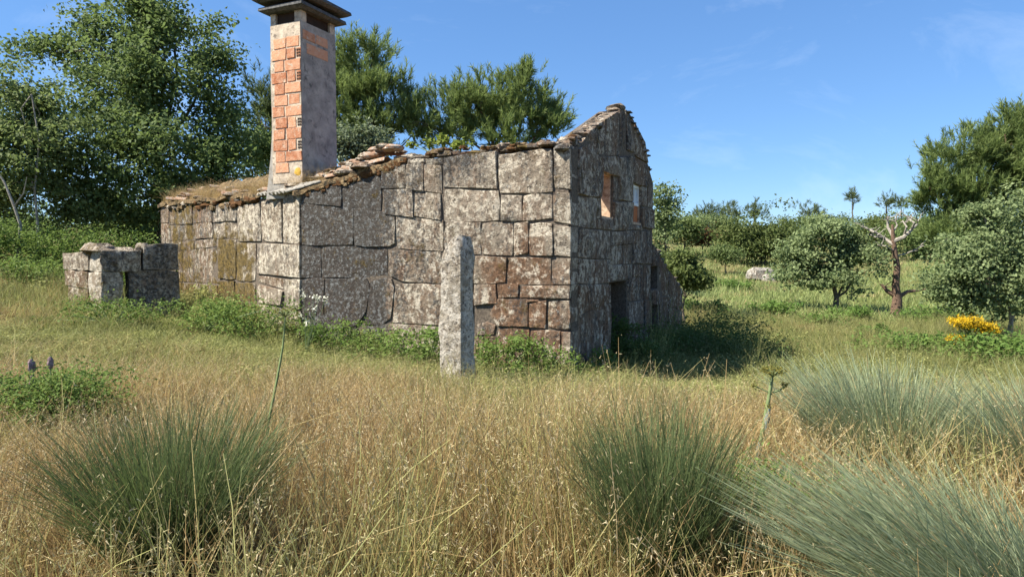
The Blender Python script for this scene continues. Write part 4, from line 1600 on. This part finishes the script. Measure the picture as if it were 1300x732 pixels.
# ---- broom bushes
def broom(label, px, Y, rx, h, n, mat, lean=(0, 0), spread=.55, ry=None, wid=.0055, zoff=0):
    b = put(px, Y)
    t = empty('broom_bush', b, label, 'bush', 'broom bushes in the dry grass')
    BROOMS.append((b.x, b.y, rx))
    r = np.sqrt(RNG.uniform(0, 1, n))
    th = RNG.uniform(0, 2 * np.pi, n)
    ox, oy = r * np.cos(th), r * np.sin(th)
    base = np.stack([ox * rx * .32, oy * (ry or rx) * .32, np.zeros(n)], 1)
    dirs = unit(np.stack([ox * spread + lean[0] + RNG.normal(size=n) * .09, oy * spread + lean[1] + RNG.normal(size=n) * .09, np.ones(n)], 1))
    ln = h * RNG.uniform(.4, 1.12, n) / np.maximum(dirs[:, 2], .55) * (1 - .18 * r)
    bend = np.stack([lean[0] * .25 + ox * .12 + RNG.normal(size=n) * .07, lean[1] * .25 + oy * .12 + RNG.normal(size=n) * .07, -.05 - .12 * RNG.uniform(0, 1, n) ** 3], 1) * h
    V, F, k, P = ribbons(base, dirs, ln, np.full(n, wid) * RNG.uniform(.6, 1.2, n), bend, 5)
    tint = np.repeat(np.clip(RNG.uniform(0, .6, n) + .3 * (ln / h - .5), 0, 1), k)
    tint = np.where(np.repeat(RNG.uniform(0, 1, n) < .07, k), 1.0, tint)
    off = len(V)
    # fine side twigs running up along the stems
    m = int(n * 1.6)
    j = RNG.integers(0, n, m)
    q = RNG.integers(1, 5, m)
    sb = P[j, q]
    sdr = unit(dirs[j] + bend[j] * 1.2 + RNG.normal(size=(m, 3)) * .22)
    V2, F2, k2, _ = ribbons(sb, sdr, h * RNG.uniform(.14, .34, m), np.full(m, wid * .6), RNG.normal(size=(m, 3)) * .02, 2)
    V = np.concatenate([V, V2])
    F = np.concatenate([F, F2 + off])
    tint = np.concatenate([tint, np.repeat(RNG.uniform(.2, 1, m), k2)])
    obj_np('stem_spray', V + np.array(b), F, mat, t, origin=b, attrs={'tint': tint})
    stub_ = [tube([b + Vector((math.cos(a) * .05, math.sin(a) * .05, -.05)), b + Vector((math.cos(a) * .14 + lean[0] * .1, math.sin(a) * .14, h * .25))], [.016, .008], 5) for a in np.linspace(0, 5.5, 9)]
    V, F = join_vf(stub_)
    obj('stem_base', V, F, M_BARK, t, origin=b)
    return t


BROOMS = []
broom('dark green round broom bush in the dry grass before the stub wall', 210, 3.15, .52, .86, 3000, M_BROOM, (0.03, .0), .46)
broom('upright grey green broom bush in the dry grass before the gable corner', 845, 3.2, .36, 1.0, 2500, M_BROOM, (-.02, .05), .25)
broom('dense windswept silvery broom bush behind the budding fennel stalk', 1135, 5.1, .68, 1.0, 2800, M_BROOMPALE, (-.16, .05), .46, wid=.008)
broom('large silvery broom with long stems swept over by the wind', 1330, 2.55, .75, .80, 2800, M_BROOMPALE, (-.62, .1), .45, wid=.0075)
broom('pale broom bush standing behind the large windswept broom', 1365, 4.5, .65, .95, 2200, M_BROOMPALE, (-.25, .05), .45, wid=.007)
broom('small dark green broom tuft beside the upright grey green broom', 950, 3.2, .30, .45, 1100, M_BROOM, (.05, 0), .55)

# ---- tall weeds with a character of their own


def umbel(parts, c, r, n, axis=Vector((0, 0, 1))):
    """rays of an umbel, returns the tip points"""
    tips = []
    for i in range(n):
        a = 2 * math.pi * i / n + random.uniform(-.2, .2)
        k = math.sqrt(random.uniform(.15, 1))
        tip = c + Vector((math.cos(a) * r * k, math.sin(a) * r * k, r * (.75 - .25 * k)))
        parts.append(tube([c, c.lerp(tip, .5) + Vector((0, 0, r * .06)), tip], [.004, .003, .002], 4))
        tips.append(tip)
    return tips


def florets(tips, per, sig, size):
    P = np.repeat(np.array([list(t) for t in tips]), per, 0)
    P = P + RNG.normal(size=P.shape) * sig
    V, F = leaves(P, unit(RNG.normal(size=P.shape) + [0, 0, 1.2]), size, .8)
    return V, F, np.repeat(RNG.uniform(0, 1, len(P)), 4)


# budding giant fennel, right of centre
fy = 4.9
b = put(968, fy)
fen = empty('fennel_plant', b, 'budding giant fennel stalk with bluish sheaths and spoked green head', 'wild plant')
f_at = lambda x, y: at(x, y, fy)
V, F = join_vf([tube([b, f_at(964, 570), f_at(970, 540), f_at(976, 505), f_at(980, 480)], [.022, .02, .017, .014, .010], 7),
                tube([f_at(980, 500), f_at(968, 494), f_at(957, 489)], [.006, .005, .004], 5), tube([f_at(981, 498), f_at(990, 495), f_at(996, 490)], [.007, .006, .005], 5),
                tube([f_at(979, 495), f_at(981, 478)], [.009, .007], 5)])
obj('stalk', V, F, M_STALK, fen, origin=b, sharp=60)
for (x0, y0, x1, y1, r) in [(961, 592, 965, 560, .026), (971, 545, 976, 515, .026)]:
    V, F = tube([f_at(x0, y0), f_at((x0 + x1) / 2, (y0 + y1) / 2), f_at(x1, y1)], [r * .7, r, r * .55], 8)
    obj('sheath', V, F, M_STALKGLAUC, fen, sharp=60)
parts = []
tips = umbel(parts, f_at(981, 478), .085, 22)
obj('umbel_rays', *join_vf(parts), M_STALK, fen)
tips += [f_at(957, 489)] * 3 + [f_at(996, 488)] * 5 + [f_at(975, 515)] * 4
V, F, tt = florets(tips, 14, .012, .016)
obj_np('flower_buds', V, F, M_UMBEL, fen, origin=b, attrs={'tint': tt})['kind'] = 'stuff'
# leaning fennel stem, left of centre
sy = 4.6
b = put(330, sy)
s_at = lambda x, y: at(x, y, sy)
fs = empty('fennel_plant', b, 'tall thin leaning fennel stem below the corner of the wing', 'wild plant')
V, F = join_vf([tube([b, s_at(340, 540), s_at(352, 480), s_at(359, 440), s_at(361, 418), s_at(362, 400)], [.013, .012, .010, .008, .006, .005], 6)])
obj('stalk', V, F, M_STALK, fs, origin=b, sharp=60)
parts = []
tips = umbel(parts, s_at(362, 402), .075, 18)
obj('umbel_rays', *join_vf(parts), M_STALK, fs)
V, F, tt = florets(tips, 9, .012, .013)
obj_np('flower_buds', V, F, M_UMBEL, fs, origin=b, attrs={'tint': tt})['kind'] = 'stuff'
# white flowering stems at the corner of the wing
wy = 11.5
b = put(386, wy)
wf = empty('white_flower_plant', b, 'thin stemmed plant with small white flower heads by the dark wall corner', 'wild plant')
parts, tips = [], []
for (x, y) in [(385, 373), (398, 376), (404, 379), (399, 392), (413, 379), (383, 400), (390, 410)]:
    e = at(x, y, wy + random.uniform(-.2, .2))
    parts.append(tube([b, b.lerp(e, .5) + Vector((.03, 0, .05)), e], [.008, .006, .004], 4))
    tips.append(e)
obj('stem', *join_vf(parts), M_STALK, wf, origin=b)
V, F, tt = florets(tips, 14, .03, .045)
obj_np('flower_heads', V, F, M_WHITEFL, wf, origin=b, attrs={'tint': tt})['kind'] = 'stuff'
# purple seeding heads in a leafy clump on the left
gy_ = 5.6
for (x0, y0, x1, y1, lb) in [(42, 520, 40, 452, 'faded purple flower spike with two whorls, left one of the leafy clump'), (57, 520, 64, 452, 'slim single purple flower spike over the leafy clump')]:
    b = put(x0, gy_)
    t = empty('purple_flower_spike', b, lb, 'wild plant')
    e = at(x1, y1, gy_)
    V, F = tube([b, b.lerp(e, .6), e], [.009, .007, .005], 5)
    obj('stem', V, F, M_STALK, t, origin=b)
    for (yy, r, l) in ([(464, .030, .11), (485, .028, .11)] if x0 == 42 else [(460, .024, .10)]):
        c = at(x1 + (1 if yy > 470 else 0), yy, gy_)
        V, F = [], []
        for q in range(5):
            z = -l / 2 + l * q / 4
            rr = r * (.55, .9, 1., .8, .4)[q]
            for i in range(8):
                a = 2 * math.pi * i / 8
                V.append(c + Vector((math.cos(a), math.sin(a), 0)) * rr * random.uniform(.8, 1.25) + Vector((0, 0, z)))
        for q in range(4):
            for i in range(8):
                F.append((q * 8 + i, q * 8 + (i + 1) % 8, q * 8 + 8 + (i + 1) % 8, q * 8 + 8 + i))
        F += [tuple(range(7, -1, -1)), tuple(range(32, 40))]
        obj('flower_whorl', V, F, M_PURPLE, t)
leafy_clump('weed_clump', 'dark green leafy clump around the faded purple flower spikes', 'weeds', 60, 5.6, .55, .5, 4200, M_HERB, .034)
leafy_clump('weed_clump', 'dark green herb mat at the foot of the upright broom', 'weeds', 985, 3.6, .32, .42, 2600, M_HERB, .028)
# yellow flowering fennel
yy_ = 16.5
for (px, heads, lb) in [(1228, [(1218, 411, .26), (1230, 409, .26), (1240, 414, .24), (1225, 415, .2)], 'large bright yellow flowering fennel left of the grey oak'),
                        (1252, [(1247, 419, .2), (1257, 420, .18), (1252, 414, .16)], 'orange yellow fennel heads right of the large yellow fennel'),
                        (1214, [(1213, 432, .2), (1220, 430, .14)], 'low yellow fennel head in front of the large yellow fennel')]:
    b = put(px, yy_)
    t = empty('yellow_fennel', b, lb, 'wild plant', 'yellow flowering fennel')
    parts, tips = [], []
    for (x, y, r) in heads:
        c = at(x, y + 4, yy_)
        parts.append(tube([b, b.lerp(c, .6) + Vector((.02, 0, .03)), c], [.02, .014, .009], 5))
        tips += umbel(parts, c, r, 26)
    obj('stalk', *join_vf(parts), M_STALK, t, origin=b)
    V, F, tt = florets(tips, 26, .045, .038)
    obj_np('flower_heads', V, F, M_YELLOW, t, origin=b, attrs={'tint': tt})['kind'] = 'stuff'
# oat stalks with pale spikelets standing clear in the foreground
OATS = [(365, 3.2, .95, 30), (628, 2.7, .8, -10), (498, 3.0, .8, 12), (905, 2.6, .55, -60), (560, 2.9, .85, 25), (720, 3.1, .9, -20), (120, 3.0, .85, 30), (1010, 2.8, .6, -45), (440, 2.6, .75, 20),
        (1085, 3.6, .8, -70), (790, 2.9, .85, -12), (300, 2.6, .7, 20)]
for k, (px, Y, h, ln) in enumerate(OATS):
    b = put(px, Y)
    t = empty('oat_stalk', b, 'single tall dry wild oat stalk with pale drooping seeds', 'grass stalk', 'wild oat stalks in the dry grass')
    e = b + Vector((ln * .0045, random.uniform(-.05, .05), h))
    mid = b.lerp(e, .55) + Vector((-ln * .001, 0, .03))
    V, F = tube([b, mid, e], [.0024, .002, .001], 4)
    obj('stem', V, F, M_SEED, t, origin=b)
    P = []
    for q in range(16):
        f = .62 + .38 * q / 16
        p = mid.lerp(e, (f - .55) / .45)
        P.append(p + Vector((random.uniform(-.022, .022), random.uniform(-.02, .02), -.012)))
    P = np.array([list(p) for p in P])
    V, F, k_, _ = ribbons(P, unit(RNG.normal(size=P.shape) * .35 + [0.1, 0, -1]), np.full(len(P), .026), np.full(len(P), .0065), np.zeros_like(P), 2, wtip=.1)
    obj_np('spikelets', V, F, M_SEED, t, origin=b, attrs={'tint': np.repeat(RNG.uniform(.3, 1, len(P)), k_)})['kind'] = 'stuff'

# ------------------------------------------------------------------ grass (instanced tufts)
src = bpy.data.collections.new('grass_tufts')


def tuft(i, n, h0, h1, rad_, w0, lean, seeds, mat, seg=3, leafn=0, leafs=.04):
    ang_ = RNG.uniform(0, 2 * np.pi, n)
    rr = np.sqrt(RNG.uniform(0, 1, n)) * rad_
    base = np.stack([np.cos(ang_) * rr, np.sin(ang_) * rr, np.full(n, -.03)], 1)
    d = unit(np.stack([RNG.normal(size=n) * lean, RNG.normal(size=n) * lean, np.ones(n)], 1))
    ln = RNG.uniform(h0, h1, n)
    bend = np.stack([RNG.normal(size=n) * .22, RNG.normal(size=n) * .22, -RNG.uniform(0, .25, n)], 1) * ln[:, None]
    V, F, k, P = ribbons(base, d, ln, np.full(n, w0) * RNG.uniform(.6, 1.3, n), bend, seg)
    tint = np.repeat(RNG.uniform(0, 1, n), k)
    mi = np.zeros(len(F), np.int32)
    if seeds:
        tips = P[:seeds, -1]
        dn = P[:seeds, -1] - P[:seeds, -2]
        q = 7
        c = np.repeat(tips, q, 0) - np.repeat(dn, q, 0) * RNG.uniform(0, 1.0, (seeds * q, 1)) + RNG.normal(size=(seeds * q, 3)) * .012
        V2, F2, k2, _ = ribbons(c, unit(RNG.normal(size=c.shape) * .6 + [0, 0, -.4]), np.full(len(c), .02), np.full(len(c), .005), np.zeros_like(c), 1, wtip=.2)
        F = np.concatenate([F, F2 + len(V)])
        V = np.concatenate([V, V2])
        tint = np.concatenate([tint, np.repeat(RNG.uniform(.2, 1, len(c)), k2)])
        mi = np.concatenate([mi, np.ones(len(F2), np.int32)])
    if leafn:
        c = np.stack([RNG.normal(size=leafn) * rad_ * .7, RNG.normal(size=leafn) * rad_ * .7, RNG.uniform(.03, h1 * .75, leafn)], 1)
        V2, F2 = leaves(c, unit(RNG.normal(size=c.shape) * .5 + [0, 0, 1]), leafs, .5)
        F = np.concatenate([F, F2 + len(V)])
        V = np.concatenate([V, V2])
        tint = np.concatenate([tint, np.repeat(RNG.uniform(.3, 1, leafn), 4)])
        mi = np.concatenate([mi, np.zeros(len(F2), np.int32)])
    me = mesh_np('tuft', V, F, mat, {'tint': tint})
    me.materials.append(M_SEED)
    me.polygons.foreach_set('material_index', mi)
    o = bpy.data.objects.new('tuft_%02d' % i, me)
    src.objects.link(o)


for i in range(3): tuft(i, 40, .35, .82, .19, .0048, .22, 14, M_GRASS)                      # dry standing grass
for i in range(3, 5): tuft(i, 26, .45, .9, .22, .008, .34, 9, M_GRASS, 4)                 # coarse dry blades
for i in range(5, 8): tuft(i, 46, .10, .38, .16, .0075, .42, 0, M_GRASS)                  # short understorey
for i in range(8, 10): tuft(i, 24, .2, .45, .18, .007, .3, 4, M_GRASS, leafn=75, leafs=.06)   # leafy herbs
for i in range(10, 13): tuft(i, 46, .16, .42, .32, .014, .35, 6, M_GRASS)                 # mid-distance
for i in range(13, 16): tuft(i, 46, .2, .5, .9, .045, .3, 0, M_FARGRASS, 2)              # far

ng = bpy.data.node_groups.new('scatter', 'GeometryNodeTree')
ng.interface.new_socket('Geometry', in_out='INPUT', socket_type='NodeSocketGeometry')
ng.interface.new_socket('Geometry', in_out='OUTPUT', socket_type='NodeSocketGeometry')
gi = ng.nodes.new('NodeGroupInput')
go = ng.nodes.new('NodeGroupOutput')
ci = ng.nodes.new('GeometryNodeCollectionInfo')
ci.inputs['Collection'].default_value = src
ci.inputs['Separate Children'].default_value = True
ci.inputs['Reset Children'].default_value = True
ip = ng.nodes.new('GeometryNodeInstanceOnPoints')
ip.inputs['Pick Instance'].default_value = True


def named(nm, typ):
    x = ng.nodes.new('GeometryNodeInputNamedAttribute')
    x.data_type = typ
    x.inputs['Name'].default_value = nm
    return x.outputs['Attribute']


ng.links.new(gi.outputs[0], ip.inputs['Points'])
ng.links.new(ci.outputs[0], ip.inputs['Instance'])
ng.links.new(named('idx', 'INT'), ip.inputs['Instance Index'])
er = ng.nodes.new('FunctionNodeEulerToRotation')
ng.links.new(named('rot', 'FLOAT_VECTOR'), er.inputs[0])
ng.links.new(er.outputs[0], ip.inputs['Rotation'])
ng.links.new(named('scl', 'FLOAT_VECTOR'), ip.inputs['Scale'])
ng.links.new(ip.outputs[0], go.inputs[0])


def scatter(name, P, idx, rot, scl, green, label, cat='grass', parent=None):
    me = bpy.data.meshes.new(name)
    me.vertices.add(len(P))
    me.vertices.foreach_set('co', np.asarray(P, np.float32).ravel())
    for nm, typ, v in (('idx', 'INT', idx), ('green', 'FLOAT', green)):
        a = me.attributes.new(nm, typ, 'POINT')
        a.data.foreach_set('value', np.asarray(v, np.int32 if typ == 'INT' else np.float32))
    for nm, v in (('rot', rot), ('scl', scl)):
        a = me.attributes.new(nm, 'FLOAT_VECTOR', 'POINT')
        a.data.foreach_set('vector', np.asarray(v, np.float32).ravel())
    o = bpy.data.objects.new(name, me)
    C.objects.link(o)
    md = o.modifiers.new('scatter', 'NODES')
    md.node_group = ng
    o['kind'] = 'stuff'
    if parent is None:
        reg(o, label, cat)
    else:
        o.parent = parent
        o.location = -WL[parent.name]
    return o


def sample(Y0, Y1, dens, margin=.25):
    """points on the field between two distances, a little wider than the view"""
    hw = .765 + margin
    A = hw * (Y1 ** 2 - Y0 ** 2)
    n = int(A * dens)
    y = np.sqrt(RNG.uniform(Y0 ** 2, Y1 ** 2, n))
    x = RNG.uniform(-hw, hw, n) * y
    ok = ~inside(x, y, HOUSE_POLY) & (house_dist(x, y) > .08)
    ok &= np.hypot(x - pc.x, y - pc.y - .12) > .24
    ok &= ~((np.abs(x - SP.x - .8) < .95) & (np.abs(y - SP.y - .2) < .45))
    for bx_, by_, br_ in BROOMS:
        ok &= np.hypot(x - bx_, (y - by_ + .12)) > br_ * .5
    return x[ok], y[ok]


def field(name, Y0, Y1, dens, pick, sc, label, keep=None, marg=.25):
    x, y = sample(Y0, Y1, dens, marg)
    g = greenness(x, y)
    if keep is not None:
        k = keep(x, y, g)
        x, y, g = x[k], y[k], g[k]
    n = len(x)
    idx = pick(x, y, g, n)
    s = RNG.uniform(*sc, n)
    hn = 1 + .22 * fbm(x, y, 1.4, 21) + .25 * fbm(x, y, .5, 22)
    hn = np.clip(hn, .5, 1.45) * (1 - .5 * sstep(y, 5.5, 8.5) * sstep(y, 14, 11))
    hn = hn * (1 + 1.0 * sstep(house_dist(x, y), 1.5, .3) * RNG.uniform(.2, 1, n))
    scl = np.stack([s, s, s * hn], 1)
    rot = np.stack([RNG.normal(size=n) * .10, RNG.normal(size=n) * .10, RNG.uniform(0, 6.28, n)], 1)
    P = np.stack([x, y, gz(x, y)], 1)
    return scatter(name, P, idx, rot, scl, np.clip(g + RNG.normal(size=n) * .16, 0, 1), label)


def pick_near(x, y, g, n):
    u = RNG.uniform(0, 1, n)
    dry = RNG.integers(0, 5, n)
    short = RNG.integers(5, 8, n)
    herb = RNG.integers(8, 10, n)
    pd = np.clip(.72 - .8 * np.maximum(g - .25, 0), .12, 1)
    ph = np.clip((g - .55) * .9, 0, .5)
    return np.where(u < pd, dry, np.where(u > 1 - ph, herb, short))


def pick_mid(x, y, g, n):
    u = RNG.uniform(0, 1, n)
    nearwall = sstep(house_dist(x, y), 1.6, .4)
    dry = RNG.integers(0, 5, n)
    herb = RNG.integers(8, 10, n)
    mid = RNG.integers(10, 13, n)
    return np.where(u < .25 * (1 - nearwall), dry, np.where(u > 1 - .45 * nearwall - .12 * g, herb, mid))


field('dry_grass', 1.35, 6.0, 48, pick_near, (.7, 1.05), 'tall straw coloured dry grass of the foreground')
field('mixed_grass', 6.0, 11.0, 40, pick_near, (.7, 1.05), 'half dry yellow green grass in front of the house')
field('green_grass', 11.0, 26.0, 15, pick_mid, (.7, 1.1), 'fresh green grass around the house and on the meadow')
field('meadow_grass', 26.0, 75.0, 3.2, lambda x, y, g, n: RNG.integers(13, 16, n), (.6, 1.0), 'short pale grass of the far meadow', keep=lambda x, y, g: x > -6)

# dry grass growing on the roof
n = 420
a_ = np.concatenate([RNG.uniform(.02, .98, 300), RNG.uniform(.08, .3, 120)])
b_ = np.concatenate([RNG.uniform(.0, .5, 300), RNG.uniform(.05, .35, 120)])
P = np.array([list(on_roof(a, b, .03)) for a, b in zip(a_, b_)])
s = RNG.uniform(.35, .75, n)
scatter('roof_grass', P, RNG.integers(0, 8, n), np.stack([RNG.normal(size=n) * .2, RNG.normal(size=n) * .2, RNG.uniform(0, 6, n)], 1),
        np.stack([s, s, s * .8], 1), np.clip(RNG.normal(size=n) * .1, 0, 1), '', parent=roof)
